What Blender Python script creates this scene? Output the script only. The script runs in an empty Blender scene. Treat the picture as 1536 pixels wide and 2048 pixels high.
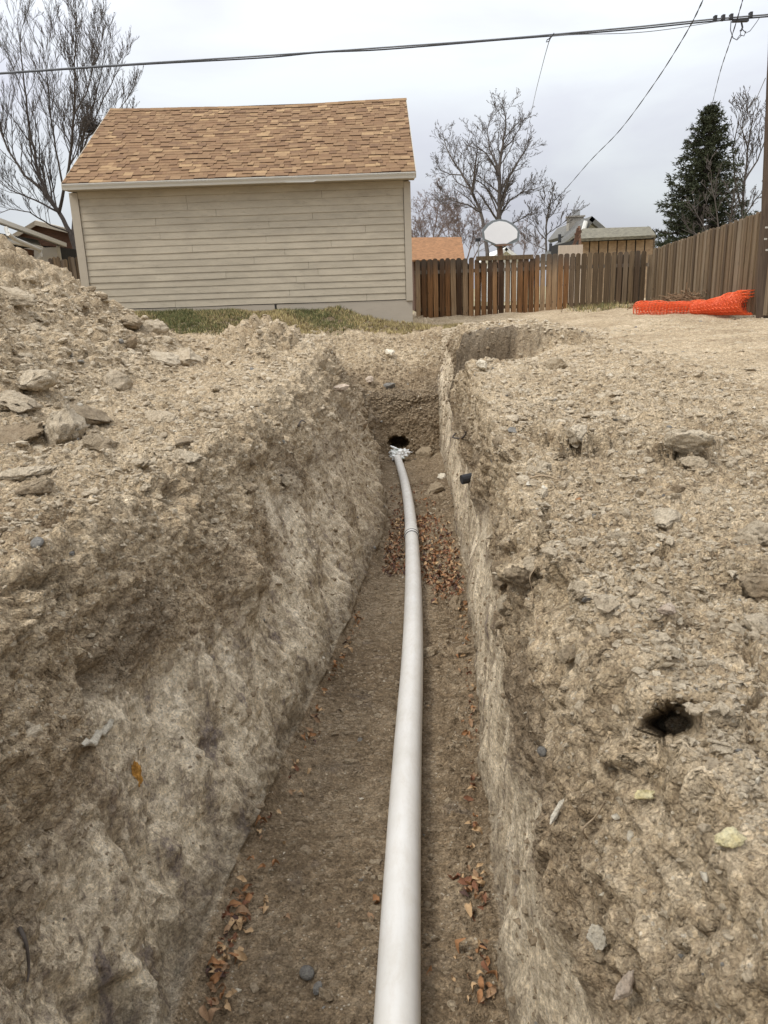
import bpy, math, random
import numpy as np
from mathutils import Vector, Matrix

random.seed(7)
rng = np.random.default_rng(7)
sc = bpy.context.scene
COL = sc.collection
R_ = math.radians

# ------------------------------------------------------------------ camera
F = 1540.0
PITCH, ROLL = R_(16), R_(-2)
CAM = np.array([0.0, 0.0, 1.65])
fw = np.array([0, math.cos(PITCH), -math.sin(PITCH)])
u0 = np.array([0, math.sin(PITCH), math.cos(PITCH)])
r0 = np.array([1.0, 0, 0])
RT = r0 * math.cos(ROLL) + u0 * math.sin(ROLL)
UP = -r0 * math.sin(ROLL) + u0 * math.cos(ROLL)


def ray(x, y):
    return fw + RT * ((x - 768) / F) + UP * ((1024 - y) / F)


def P(x, y, Y):
    """world point seen at pixel (x, y) of the photo at forward distance Y"""
    d = ray(x, y)
    return CAM + d * (Y / d[1])


def G(x, y, z):
    d = ray(x, y)
    return CAM + d * ((z - CAM[2]) / d[2])


cam_d = bpy.data.cameras.new("camera")
cam = bpy.data.objects.new("camera", cam_d)
COL.objects.link(cam)
cam_d.sensor_fit = 'VERTICAL'
cam_d.sensor_height = 36
cam_d.sensor_width = 27
cam_d.lens = F / 2048 * 36
cam_d.clip_start = 0.02
cam_d.clip_end = 2000
cam_d.dof.use_dof = True
cam_d.dof.focus_distance = 4.5
cam_d.dof.aperture_fstop = 24
m = Matrix(((RT[0], UP[0], -fw[0], CAM[0]), (RT[1], UP[1], -fw[1], CAM[1]), (RT[2], UP[2], -fw[2], CAM[2]), (0, 0, 0, 1)))
cam.matrix_world = m
sc.camera = cam

# ------------------------------------------------------------------ sky and sun (overcast)
SUN_EL, SUN_AZ = R_(54), R_(-62)
w = bpy.data.worlds.new("World")
sc.world = w
w.use_nodes = True
nt = w.node_tree
nt.nodes.clear()


def N(nt, t, **kw):
    n = nt.nodes.new(t)
    for k, v in kw.items():
        if k == 'inp':
            for a, b in v.items():
                n.inputs[a].default_value = b
        else:
            setattr(n, k, v)
    return n


out = N(nt, 'ShaderNodeOutputWorld')
bg = N(nt, 'ShaderNodeBackground')
sky = N(nt, 'ShaderNodeTexSky', sky_type='NISHITA')
sky.sun_disc = False
sky.sun_elevation = SUN_EL
sky.sun_rotation = SUN_AZ
tc = N(nt, 'ShaderNodeTexCoord')
mp = N(nt, 'ShaderNodeMapping')
mp.inputs['Scale'].default_value = (1.0, 1.0, 3.2)
nz = N(nt, 'ShaderNodeTexNoise', inp={'Scale': 2.3, 'Detail': 7.0, 'Roughness': 0.5, 'Distortion': 0.35})
nt.links.new(tc.outputs['Generated'], mp.inputs['Vector'])
nt.links.new(mp.outputs['Vector'], nz.inputs['Vector'])
cr = N(nt, 'ShaderNodeValToRGB')
cr.color_ramp.elements[0].position = 0.36
cr.color_ramp.elements[0].color = (0.425, 0.430, 0.485, 1)
cr.color_ramp.elements[1].position = 0.62
cr.color_ramp.elements[1].color = (0.530, 0.556, 0.575, 1)
nt.links.new(nz.outputs['Fac'], cr.inputs['Fac'])
sx = N(nt, 'ShaderNodeSeparateXYZ')
nt.links.new(tc.outputs['Generated'], sx.inputs[0])
# overcast luminance: brighter towards the zenith (CIE overcast sky)
mr = N(nt, 'ShaderNodeMapRange', inp={'From Min': 0.0, 'From Max': 1.0, 'To Min': 0.72, 'To Max': 3.1})
nt.links.new(sx.outputs['Z'], mr.inputs['Value'])
vm = N(nt, 'ShaderNodeVectorMath', operation='SCALE')
nt.links.new(cr.outputs['Color'], vm.inputs[0])
nt.links.new(mr.outputs[0], vm.inputs['Scale'])
vs = N(nt, 'ShaderNodeVectorMath', operation='SCALE')
vs.inputs['Scale'].default_value = 0.08
nt.links.new(sky.outputs[0], vs.inputs[0])
mix = N(nt, 'ShaderNodeMix', data_type='RGBA')
mix.inputs['Factor'].default_value = 0.93
nt.links.new(vs.outputs[0], mix.inputs['A'])
nt.links.new(vm.outputs[0], mix.inputs['B'])
nt.links.new(mix.outputs['Result'], bg.inputs['Color'])
bg.inputs['Strength'].default_value = 1.0
nt.links.new(bg.outputs[0], out.inputs[0])

sun_d = bpy.data.lights.new("sun", 'SUN')
sun_d.energy = 1.5
sun_d.angle = R_(18)
sun_d.color = (1.0, 0.96, 0.9)
sun = bpy.data.objects.new("sun", sun_d)
COL.objects.link(sun)
sdir = Vector((math.cos(SUN_EL) * math.sin(SUN_AZ), math.cos(SUN_EL) * math.cos(SUN_AZ) * -1, math.sin(SUN_EL)))
sun.rotation_euler = sdir.to_track_quat('Z', 'Y').to_euler()
sky.sun_rotation = math.atan2(sdir.x, sdir.y)

sc.view_settings.view_transform = 'Standard'
sc.view_settings.look = 'None'
sc.view_settings.exposure = 0.6
sc.view_settings.gamma = 1.0
sc.view_settings.use_curve_mapping = False
sc.cycles.max_bounces = 8
sc.cycles.diffuse_bounces = 6
sc.cycles.use_denoising = True


# ------------------------------------------------------------------ material helpers
def mat(name, rough=0.85, spec=0.25):
    m = bpy.data.materials.new(name)
    m.use_nodes = True
    nt = m.node_tree
    b = nt.nodes['Principled BSDF']
    b.inputs['Roughness'].default_value = rough
    b.inputs['Specular IOR Level'].default_value = spec
    return m, nt, b


def ramp(nt, stops, src=None):
    r = N(nt, 'ShaderNodeValToRGB')
    e = r.color_ramp.elements
    while len(e) < len(stops):
        e.new(0.5)
    for k, (p, c) in enumerate(stops):
        e[k].position = p
        e[k].color = (*c, 1)
    if src is not None:
        nt.links.new(src, r.inputs['Fac'])
    return r.outputs['Color']


def noise(nt, vec, scale, detail=6, rough=0.6, dist=0.0):
    n = N(nt, 'ShaderNodeTexNoise', inp={'Scale': scale, 'Detail': detail, 'Roughness': rough, 'Distortion': dist})
    nt.links.new(vec, n.inputs['Vector'])
    return n.outputs['Fac']


def mapping(nt, vec, scale=(1, 1, 1), rot=(0, 0, 0)):
    n = N(nt, 'ShaderNodeMapping')
    n.inputs['Scale'].default_value = scale
    n.inputs['Rotation'].default_value = rot
    nt.links.new(vec, n.inputs['Vector'])
    return n.outputs['Vector']


def mixc(nt, fac, a, b, mode='MIX'):
    n = N(nt, 'ShaderNodeMix', data_type='RGBA', blend_type=mode)
    for s, v in (('Factor', fac), ('A', a), ('B', b)):
        if isinstance(v, (int, float)):
            n.inputs[s].default_value = v
        elif isinstance(v, tuple):
            n.inputs[s].default_value = (*v, 1)
        else:
            nt.links.new(v, n.inputs[s])
    return n.outputs['Result']


def math_(nt, op, a, b=0.0, clamp=False):
    n = N(nt, 'ShaderNodeMath', operation=op, use_clamp=clamp)
    for k, v in enumerate((a, b)):
        if isinstance(v, (int, float)):
            n.inputs[k].default_value = v
        else:
            nt.links.new(v, n.inputs[k])
    return n.outputs[0]


def bump(nt, b, h, strength=0.5, dist=0.01, prev=None):
    n = N(nt, 'ShaderNodeBump', inp={'Strength': strength, 'Distance': dist})
    nt.links.new(h, n.inputs['Height'])
    if prev is not None:
        nt.links.new(prev, n.inputs['Normal'])
    if b is not None:
        nt.links.new(n.outputs[0], b.inputs['Normal'])
    return n.outputs[0]


def objco(nt):
    return N(nt, 'ShaderNodeTexCoord').outputs['Object']


def plain(name, col, rough=0.8, var=0.15, scale=8, bmp=0.2, spec=0.25, metal=0.0, stretch=(1, 1, 1)):
    m, nt, b = mat(name, rough, spec)
    v = mapping(nt, objco(nt), stretch)
    f = noise(nt, v, scale, 8, 0.65)
    lo = tuple(c * (1 - var) for c in col)
    hi = tuple(min(1, c * (1 + var)) for c in col)
    nt.links.new(ramp(nt, [(0.3, lo), (0.7, hi)], f), b.inputs['Base Color'])
    b.inputs['Metallic'].default_value = metal
    if bmp:
        bump(nt, b, noise(nt, v, scale * 6, 6, 0.7), bmp, 0.01)
    return m


# ---- soil
def soil_material():
    m, nt, b = mat('soil', 0.95, 0.12)
    geo = N(nt, 'ShaderNodeNewGeometry')
    co = geo.outputs['Position']
    at_w = N(nt, 'ShaderNodeAttribute', attribute_name='moist').outputs['Fac']
    at_s = N(nt, 'ShaderNodeAttribute', attribute_name='scraped').outputs['Fac']
    at_d = N(nt, 'ShaderNodeAttribute', attribute_name='dark').outputs['Fac']
    n1 = noise(nt, co, 1.6, 8, 0.62)
    n2 = noise(nt, co, 17, 10, 0.72)
    n3 = noise(nt, co, 150, 6, 0.75)
    n4 = noise(nt, co, 55, 8, 0.75, 0.4)
    mixn = math_(nt, 'ADD', math_(nt, 'ADD', math_(nt, 'MULTIPLY', n1, 0.30), math_(nt, 'MULTIPLY', n2, 0.36)), math_(nt, 'MULTIPLY', n4, 0.34))
    dry = ramp(nt, [(0.38, (0.240, 0.170, 0.102)), (0.49, (0.445, 0.345, 0.222)), (0.60, (0.67, 0.55, 0.385))],
               mixn)
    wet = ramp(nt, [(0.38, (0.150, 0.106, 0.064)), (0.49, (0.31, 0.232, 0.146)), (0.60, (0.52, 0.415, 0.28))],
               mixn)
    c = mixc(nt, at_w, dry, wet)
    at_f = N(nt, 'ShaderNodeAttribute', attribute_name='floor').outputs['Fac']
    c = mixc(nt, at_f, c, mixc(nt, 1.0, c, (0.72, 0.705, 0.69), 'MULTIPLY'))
    # smeared, scraped clay with grey-violet streaks
    st = mapping(nt, co, (5.0, 3.2, 0.6), (0.35, 0, 0))
    s1 = math_(nt, 'ADD', math_(nt, 'MULTIPLY', noise(nt, st, 3.0, 8, 0.66, 0.6), 0.7), math_(nt, 'MULTIPLY', n4, 0.3))
    smear = ramp(nt, [(0.38, (0.24, 0.195, 0.165)), (0.44, (0.42, 0.345, 0.25)), (0.50, (0.64, 0.535, 0.38)), (0.59, (0.80, 0.69, 0.52))], s1)
    c = mixc(nt, math_(nt, 'MULTIPLY', at_s, ramp(nt, [(0.32, (0.35, 0.35, 0.35)), (0.50, (1, 1, 1))], math_(nt, 'ADD', math_(nt, 'MULTIPLY', n2, 0.4), math_(nt, 'MULTIPLY', noise(nt, st, 1.1, 4, 0.6, 0.4), 0.6))), True), c, smear)
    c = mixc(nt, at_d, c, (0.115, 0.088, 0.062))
    # damp grey mottles, pale chalky flecks, dark crumbs
    g = ramp(nt, [(0.60, (0, 0, 0)), (0.68, (1, 1, 1))], noise(nt, co, 5.2, 6, 0.65, 0.5))
    c = mixc(nt, math_(nt, 'MULTIPLY', g, math_(nt, 'MULTIPLY', at_w, 0.30)), c, (0.19, 0.165, 0.145))
    vo = N(nt, 'ShaderNodeTexVoronoi', inp={'Scale': 62.0})
    nt.links.new(co, vo.inputs['Vector'])
    fl = math_(nt, 'MULTIPLY', math_(nt, 'LESS_THAN', vo.outputs['Distance'], 0.20), math_(nt, 'GREATER_THAN', n2, 0.53))
    c = mixc(nt, math_(nt, 'MULTIPLY', fl, 0.55), c, (0.58, 0.53, 0.43))
    sp = ramp(nt, [(0.36, (0.58, 0.57, 0.56)), (0.49, (1, 1, 1)), (0.66, (1.28, 1.26, 1.23))], n3)
    c = mixc(nt, 1.0, c, sp, 'MULTIPLY')
    v2 = N(nt, 'ShaderNodeTexVoronoi', inp={'Scale': 95.0, 'Randomness': 1.0})
    wv = N(nt, 'ShaderNodeVectorMath', operation='ADD')
    nt.links.new(co, wv.inputs[0])
    nn = N(nt, 'ShaderNodeTexNoise', inp={'Scale': 40.0, 'Detail': 2.0})
    nt.links.new(co, nn.inputs['Vector'])
    sc_ = N(nt, 'ShaderNodeVectorMath', operation='SCALE', inp={'Scale': 0.010})
    nt.links.new(nn.outputs['Color'], sc_.inputs[0])
    nt.links.new(sc_.outputs[0], wv.inputs[1])
    nt.links.new(wv.outputs[0], v2.inputs['Vector'])
    v3 = N(nt, 'ShaderNodeTexVoronoi', inp={'Scale': 38.0})
    nt.links.new(wv.outputs[0], v3.inputs['Vector'])
    v4 = N(nt, 'ShaderNodeTexVoronoi', inp={'Scale': 230.0})
    nt.links.new(wv.outputs[0], v4.inputs['Vector'])
    calm = math_(nt, 'SUBTRACT', 1.0, math_(nt, 'MULTIPLY', at_s, 0.9))
    lump = math_(nt, 'MULTIPLY', math_(nt, 'SUBTRACT', 1.0, v3.outputs['Distance']), calm)
    lump2 = math_(nt, 'MULTIPLY', math_(nt, 'SUBTRACT', 1.0, v2.outputs['Distance']), calm)
    p = bump(nt, None, noise(nt, co, 22, 8, 0.7), 0.9, 0.030)
    p = bump(nt, None, lump, 0.9, 0.016, p)
    p = bump(nt, None, lump2, 0.9, 0.008, p)
    p = bump(nt, None, math_(nt, 'SUBTRACT', 1.0, v4.outputs['Distance']), 0.8, 0.0035, p)
    st2 = mapping(nt, co, (30.0, 14.0, 3.0), (0.25, 0, 0))
    sb = math_(nt, 'MULTIPLY', noise(nt, st2, 3.0, 6, 0.65), at_s)
    p = bump(nt, None, sb, 0.7, 0.020, p)
    bump(nt, b, n3, 0.7, 0.005, p)
    # every crumb has its own tone
    sg = N(nt, 'ShaderNodeSeparateColor')
    nt.links.new(v2.outputs['Color'], sg.inputs[0])
    sg2 = N(nt, 'ShaderNodeSeparateColor')
    nt.links.new(v3.outputs['Color'], sg2.inputs[0])
    tone = math_(nt, 'ADD', math_(nt, 'MULTIPLY', sg.outputs[0], 0.6), math_(nt, 'MULTIPLY', sg2.outputs[0], 0.4))
    c = mixc(nt, 1.0, c, ramp(nt, [(0.1, (0.74, 0.73, 0.71)), (0.5, (1, 1, 1)), (0.9, (1.24, 1.23, 1.20))], tone), 'MULTIPLY')
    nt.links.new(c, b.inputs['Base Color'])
    return m


def rock_material(name, lo, mid, hi, sc_=1.0):
    m, nt, b = mat(name, 0.92, 0.15)
    co = N(nt, 'ShaderNodeNewGeometry')
    rnd = co.outputs['Random Per Island']
    oi = N(nt, 'ShaderNodeObjectInfo').outputs['Random']
    pos = co.outputs['Position']
    n2 = noise(nt, pos, 22 * sc_, 9, 0.7)
    n3 = noise(nt, pos, 150, 5, 0.75)
    f = math_(nt, 'ADD', math_(nt, 'MULTIPLY', n2, 0.7), math_(nt, 'MULTIPLY', math_(nt, 'ADD', rnd, oi), 0.15))
    c = ramp(nt, [(0.32, lo), (0.5, mid), (0.72, hi)], f)
    c = mixc(nt, 1.0, c, ramp(nt, [(0.33, (0.62, 0.61, 0.6)), (0.5, (1, 1, 1)), (0.7, (1.2, 1.2, 1.18))], n3), 'MULTIPLY')
    nt.links.new(c, b.inputs['Base Color'])
    vr = N(nt, 'ShaderNodeTexVoronoi', inp={'Scale': 75.0 * sc_})
    nt.links.new(pos, vr.inputs['Vector'])
    p = bump(nt, None, noise(nt, pos, 32, 9, 0.75), 1.0, 0.028)
    p = bump(nt, None, math_(nt, 'SUBTRACT', 1.0, vr.outputs['Distance']), 0.8 if sc_ == 1.0 else 0.2, 0.009, p)
    bump(nt, b, n3, 0.7, 0.006, p)
    return m


M = {}
M['soil'] = soil_material()
M['clod'] = rock_material('dry_clod', (0.30, 0.23, 0.155), (0.48, 0.39, 0.27), (0.66, 0.56, 0.41))
M['clod_dark'] = rock_material('damp_clod', (0.19, 0.14, 0.088), (0.31, 0.235, 0.15), (0.43, 0.345, 0.235))
M['grey_stone'] = rock_material('grey_stone', (0.13, 0.12, 0.105), (0.215, 0.20, 0.175), (0.31, 0.29, 0.25), 2)
M['pale_stone'] = rock_material('pale_stone', (0.48, 0.41, 0.30), (0.68, 0.60, 0.46), (0.82, 0.75, 0.61), 2)
M['yellow_stone'] = rock_material('yellow_stone', (0.48, 0.38, 0.17), (0.74, 0.62, 0.32), (0.85, 0.77, 0.50), 3)
M['pink_stone'] = rock_material('pink_stone', (0.40, 0.31, 0.22), (0.56, 0.44, 0.33), (0.68, 0.58, 0.46), 2)
M['root'] = plain('root_fibre', (0.34, 0.26, 0.17), 0.9, 0.3, 30)


# ------------------------------------------------------------------ mesh helpers
def link(name, me, parent=None, **props):
    o = bpy.data.objects.new(name, me)
    COL.objects.link(o)
    if parent is not None:
        o.parent = parent
    for k, v in props.items():
        o[k] = v
    return o


def thing(name, label, cat, loc=(0, 0, 0), group=None):
    o = bpy.data.objects.new(name, None)
    COL.objects.link(o)
    o.location = Vector([float(a) for a in loc])
    o.empty_display_size = 0.1
    o['label'] = label
    o['category'] = cat
    if group:
        o['group'] = group
    return o


class MB:
    def __init__(s):
        s.v, s.f, s.mi = [], [], []

    def box(s, x0, x1, y0, y1, z0, z1, mi=0):
        n = len(s.v)
        s.v += [(x0, y0, z0), (x1, y0, z0), (x1, y1, z0), (x0, y1, z0), (x0, y0, z1), (x1, y0, z1), (x1, y1, z1), (x0, y1, z1)]
        for q in ((0, 3, 2, 1), (4, 5, 6, 7), (0, 1, 5, 4), (1, 2, 6, 5), (2, 3, 7, 6), (3, 0, 4, 7)):
            s.f.append(tuple(n + i for i in q))
            s.mi.append(mi)
        return s

    def prism(s, poly, a, b, axis='y', mi=0):
        """poly: list of 2D points in the plane across axis; extruded from a to b"""
        n = len(s.v)
        k = len(poly)
        for t in (a, b):
            for (p, q) in poly:
                s.v.append({'y': (p, t, q), 'x': (t, p, q), 'z': (p, q, t)}[axis])
        s.f.append(tuple(n + i for i in range(k)))
        s.f.append(tuple(n + k + i for i in reversed(range(k))))
        s.mi += [mi, mi]
        for i in range(k):
            j = (i + 1) % k
            s.f.append((n + i, n + k + i, n + k + j, n + j))
            s.mi.append(mi)
        return s

    def tube(s, pts, rad, sides=6, mi=0, caps=True):
        pts = [Vector([float(c) for c in p]) for p in pts]
        if not hasattr(rad, '__len__'):
            rad = [rad] * len(pts)
        n0 = len(s.v)
        ref = None
        for i, p in enumerate(pts):
            d = (pts[min(i + 1, len(pts) - 1)] - pts[max(i - 1, 0)]).normalized()
            if ref is None:
                ref = d.orthogonal().normalized()
            a = (ref - d * ref.dot(d))
            a = a.normalized() if a.length > 1e-6 else d.orthogonal().normalized()
            ref = a
            bb = d.cross(a)
            for k in range(sides):
                t = 2 * math.pi * k / sides
                s.v.append(tuple(p + (a * math.cos(t) + bb * math.sin(t)) * rad[i]))
        for i in range(len(pts) - 1):
            for k in range(sides):
                k2 = (k + 1) % sides
                s.f.append((n0 + i * sides + k, n0 + i * sides + k2, n0 + (i + 1) * sides + k2, n0 + (i + 1) * sides + k))
                s.mi.append(mi)
        if caps:
            s.f.append(tuple(n0 + k for k in reversed(range(sides))))
            s.f.append(tuple(n0 + (len(pts) - 1) * sides + k for k in range(sides)))
            s.mi += [mi, mi]
        return s

    def mesh(s, name, mats, smooth=False):
        me = bpy.data.meshes.new(name)
        me.from_pydata(s.v, [], s.f)
        for mm in (mats if isinstance(mats, (list, tuple)) else [mats]):
            me.materials.append(mm)
        if any(s.mi):
            me.polygons.foreach_set('material_index', s.mi)
        if smooth:
            me.polygons.foreach_set('use_smooth', [True] * len(s.f))
        me.update()
        return me

    def obj(s, name, mats, parent=None, smooth=False, **props):
        return link(name, s.mesh(name, mats, smooth), parent, **props)


def np_mesh(name, V, Fc, mats, smooth=False, mi=None):
    """Fc: (n,3) or (n,4) int array"""
    me = bpy.data.meshes.new(name)
    k = Fc.shape[1]
    me.vertices.add(len(V))
    me.vertices.foreach_set('co', np.ascontiguousarray(V, dtype=np.float32).ravel())
    me.loops.add(len(Fc) * k)
    me.loops.foreach_set('vertex_index', Fc.astype(np.int32).ravel())
    me.polygons.add(len(Fc))
    me.polygons.foreach_set('loop_start', np.arange(len(Fc), dtype=np.int32) * k)
    me.polygons.foreach_set('loop_total', np.full(len(Fc), k, dtype=np.int32))
    for mm in (mats if isinstance(mats, (list, tuple)) else [mats]):
        me.materials.append(mm)
    if mi is not None:
        me.polygons.foreach_set('material_index', mi.astype(np.int32))
    me.polygons.foreach_set('use_smooth', np.full(len(Fc), smooth))
    me.update(calc_edges=True)
    me.validate()
    return me


# ------------------------------------------------------------------ numpy noise
_perm = np.random.default_rng(3).permutation(4096).astype(np.int32)
_perm = np.concatenate([_perm, _perm])
_rand = np.random.default_rng(5).random((4096, 4)).astype(np.float32)


def _hash(ix, iy, iz):
    return _perm[(_perm[(_perm[ix & 4095] + iy) & 4095] + iz) & 4095]


_grads = (_rand[:, :3] * 2 - 1)
_grads /= np.linalg.norm(_grads, axis=1)[:, None]


def gnoise(p):
    i = np.floor(p).astype(np.int32)
    f = (p - i).astype(np.float32)
    u = f * f * f * (f * (f * 6 - 15) + 10)
    out = np.zeros(len(p), np.float32)
    for dx in (0, 1):
        wx = u[:, 0] if dx else 1 - u[:, 0]
        for dy in (0, 1):
            wy = u[:, 1] if dy else 1 - u[:, 1]
            for dz in (0, 1):
                wz = u[:, 2] if dz else 1 - u[:, 2]
                g = _grads[_hash(i[:, 0] + dx, i[:, 1] + dy, i[:, 2] + dz)]
                d = g[:, 0] * (f[:, 0] - dx) + g[:, 1] * (f[:, 1] - dy) + g[:, 2] * (f[:, 2] - dz)
                out += wx * wy * wz * d
    return out * 1.5


def fbm(p, oct=3, rough=0.5):
    o, a = 0, 1.0
    for k in range(oct):
        o = o + a * gnoise(p * (2.03 ** k) + 17.3 * k)
        a *= rough
    return o


def worley(p):
    """F1, F2 and the random number of the nearest cell (2x2x2 search)"""
    q = p - 0.5
    i = np.floor(q).astype(np.int32)
    f1 = np.full(len(p), 9, np.float32)
    f2 = np.full(len(p), 9, np.float32)
    r1 = np.zeros(len(p), np.float32)
    for dx in (0, 1):
        for dy in (0, 1):
            for dz in (0, 1):
                h = _hash(i[:, 0] + dx, i[:, 1] + dy, i[:, 2] + dz)
                rr = _rand[h]
                c = np.stack([i[:, 0] + dx, i[:, 1] + dy, i[:, 2] + dz], 1) + 0.2 + 0.6 * rr[:, :3]
                d = np.sqrt(((p - c) ** 2).sum(1)).astype(np.float32)
                nb = d < f1
                f2 = np.where(nb, f1, np.minimum(f2, d))
                r1 = np.where(nb, rr[:, 3], r1)
                f1 = np.where(nb, d, f1)
    return f1, f2, r1


def sstep(a, b, x):
    t = np.clip((x - a) / (b - a), 0, 1)
    return t * t * (3 - 2 * t)


# ------------------------------------------------------------------ terrain with the trench
def itp(x, xs, ys):
    return np.interp(x, xs, ys)


def zF(Y):
    return itp(Y, [-3, 0, 1.3, 2.5, 3.4, 4.7, 6, 7.75, 11.4], [0.06, 0.04, 0.02, -0.065, -0.145, -0.235, -0.35, -0.53, -0.76])


def heap(X, Y):
    toe = -1.42 - 0.055 * np.clip(Y, 0, 12)
    d = np.clip(toe - X, 0, 50)
    h = 0.71 * (np.sqrt(d * d + 0.15) - math.sqrt(0.15))
    h = np.minimum(h, 2.5 - 0.12 * np.sqrt(1 + (d - 3.4) ** 2) * (d > 3.4))
    return h * sstep(1.6, 4.6, Y) * (1 - sstep(9.6, 12.6, Y)) 


def lawn_top(X):
    return itp(X, [-9, -4.5, -3.0, -2.2, -1.2, -0.4, 0.6, 1.2, 3], [1.40, 1.40, 1.39, 1.36, 1.31, 1.20, 0.98, 0.95, 0.93])


def zB(X, Y):
    z = itp(Y, [-3, 2, 5, 9, 12, 13.4, 15, 20, 24], [1.06, 1.03, 0.98, 0.92, 0.86, 0.86, 0.93, 0.93, 0.93])
    rise = np.clip(X - 1.0, 0, 9)
    z = z + 0.034 * rise * sstep(2, 14, Y)
    left = (1 - sstep(0.3, 1.6, X))
    z = z + (lawn_top(X) - z) * (0.35 * np.clip((Y - 13.1) / 2.0, 0, 1) + 0.65 * sstep(12.9, 15.1, Y)) * left
    z = z + heap(X, Y)
    # small crumbly mound on the left lip near the far end
    z = z + 0.42 * np.exp(-((X + 1.55) / 0.55) ** 2 - ((Y - 10.3) / 1.1) ** 2)
    z = z + 0.10 * np.exp(-((X + 1.1) / 0.35) ** 2 - ((Y - 7.2) / 1.3) ** 2)
    # raised block of uncut ground on the far right lip, with a face towards the camera
    z = z + 0.24 * sstep(9.38, 9.56, Y + 0.04 * np.sin(X * 9.1) + 0.12 * sstep(1.60, 1.66, X)) * (1 - sstep(1.9, 3.2, X)) * sstep(0.6, 1.0, X) * (1 - sstep(11.0, 15, Y))
    z = z - 0.28 * sstep(7.4, 9.0, Y) * (1 - sstep(9.40, 9.50, Y)) * sstep(.7, .95, X) * (1 - sstep(1.5, 2.2, X))
    return z


yl = [-3, 0.8, 2, 2.8, 5, 8, 9.4, 10.6, 12, 13.3, 14]
LLx = [-0.92, -0.92, -0.88, -0.82, -0.75, -0.72, -0.76, -0.90, -1.0, -1.12, -1.2]
yr = [-3, 0.8, 1.4, 2.26, 3.6, 5.76, 8.5, 9.4, 9.9, 11.9, 13.3, 14]
LRx = [0.42, 0.42, 0.385, 0.45, 0.57, 0.76, 0.93, 0.98, 1.22, 1.30, 1.30, 1.3]
yfl = [-3, 1.5, 2.1, 2.8, 3.4, 4.1, 5.3, 6.1, 7.0, 9.2, 10.8, 11.6, 12.2, 13.3, 14]
FLx = [-0.54, -0.51, -0.47, -0.37, -0.30, -0.22, -0.11, -0.02, 0.01, -0.02, -0.05, -0.10, -0.45, -0.95, -1.0]
yfr = [-3, 1.5, 2.0, 2.8, 3.7, 4.7, 5.9, 7.8, 10.6, 11.6, 12.2, 13.3, 14]
FRx = [0.24, 0.25, 0.29, 0.37, 0.45, 0.53, 0.59, 0.73, 0.86, 0.88, 0.90, 1.10, 1.15]

rows = np.concatenate([np.linspace(-3, 0.28, 50, endpoint=False), np.exp(np.linspace(math.log(0.28), math.log(11.3), 880, endpoint=False)),
                       np.linspace(11.3, 11.45, 6, endpoint=False), np.linspace(11.45, 11.85, 80, endpoint=False), np.linspace(11.85, 13.5, 90, endpoint=False), np.linspace(13.5, 24, 80)])
NL, NW, NF = 245, 120, 90
nr = len(rows)
Yg = rows[:, None]


def prof(t, Y):
    Rv = 0.62 * np.clip(Y, 0.3, 30) + 0.55
    a = np.clip(t / 0.88, 0, 1)
    b_ = np.clip((t - 0.88) / 0.12, 0, 1)
    return Rv * a ** 1.2 + (26 - Rv) * b_ ** 1.6


LL = itp(Yg, yl, LLx)
LR = itp(Yg, yr, LRx)
FLg = itp(Yg, yfl, FLx)
FRg = itp(Yg, yfr, FRx)
tb = np.linspace(0, 1, NL)[None, :]
tw = np.linspace(0, 1, NW + 2)[1:-1][None, :]
tf = np.linspace(0, 1, NF)[None, :]
Xl = (LL - prof(tb, Yg))[:, ::-1]
Xr = LR + prof(tb, Yg)
Zl = zB(Xl, Yg + 0 * Xl)
Zr = zB(Xr, Yg + 0 * Xr)
e_end = itp(Yg, [11.45, 11.58, 11.75, 12.1, 13.35], [0, 0.34, 0.52, 0.60, 1.0])
bank_mid = 0.87
zf = zF(Yg)
Xf = FLg + (FRg - FLg) * tf
zf_ = zf
zf = zf_ + 0 * Xf
Zf = zF(Yg) + (np.where(Yg > 12.6, zB(Xf, Yg + 0 * Xf), bank_mid) * sstep(12.6, 13.3, Yg) + bank_mid * (1 - sstep(12.6, 13.3, Yg)) - zF(Yg)) * e_end + 0.05 * np.exp(-((Xf - FLg) / 0.06)) * (1 - e_end) + 0.04 * np.exp(-((FRg - Xf) / 0.06)) * (1 - e_end)
zlL = zB(LL, Yg)
zlR = zB(LR, Yg)


def wallpos(Xlip, zlip, Xfl, zfl, t, soft=False):
    # t=0 at the lip, 1 at the floor: rounded lip, near vertical middle
    hx = 0.78 * t ** 0.85 + 0.22 * t ** 3
    hz = t ** 1.08
    if soft:
        hx = 0.66 * t ** 0.70 + 0.34 * t ** 2.2
        hz = t ** 1.25
    return Xlip + (Xfl - Xlip) * hx, zlip + (zfl - zlip) * hz


Xwl, Zwl = wallpos(LL, zlL, FLg, Zf[:, :1], tw, True)
Xwr, Zwr = wallpos(LR, zlR, FRg, Zf[:, -1:], tw)
Xwr, Zwr = Xwr[:, ::-1], Zwr[:, ::-1]
X = np.concatenate([Xl, Xwl, Xf, Xwr, Xr], 1)
Z = np.concatenate([Zl, Zwl, Zf, Zwr, Zr], 1)
nc = X.shape[1]
Y = np.broadcast_to(Yg, X.shape).copy()
fade_deep = (1 - sstep(12.2, 13.3, Yg))
ones = np.ones_like
zone_w = np.concatenate([0 * Xl, 0 * Xwl + 1, 0 * Xf, 0 * Xwr + 1, 0 * Xr], 1) * fade_deep
zone_f = np.concatenate([0 * Xl, 0 * Xwl, 0 * Xf + 1, 0 * Xwr, 0 * Xr], 1) * (1 - sstep(11.4, 11.8, Yg))
zone_e = np.concatenate([0 * Xl, 0 * Xwl, 0 * Xf + 1, 0 * Xwr, 0 * Xr], 1) * sstep(11.4, 11.8, Yg)
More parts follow.
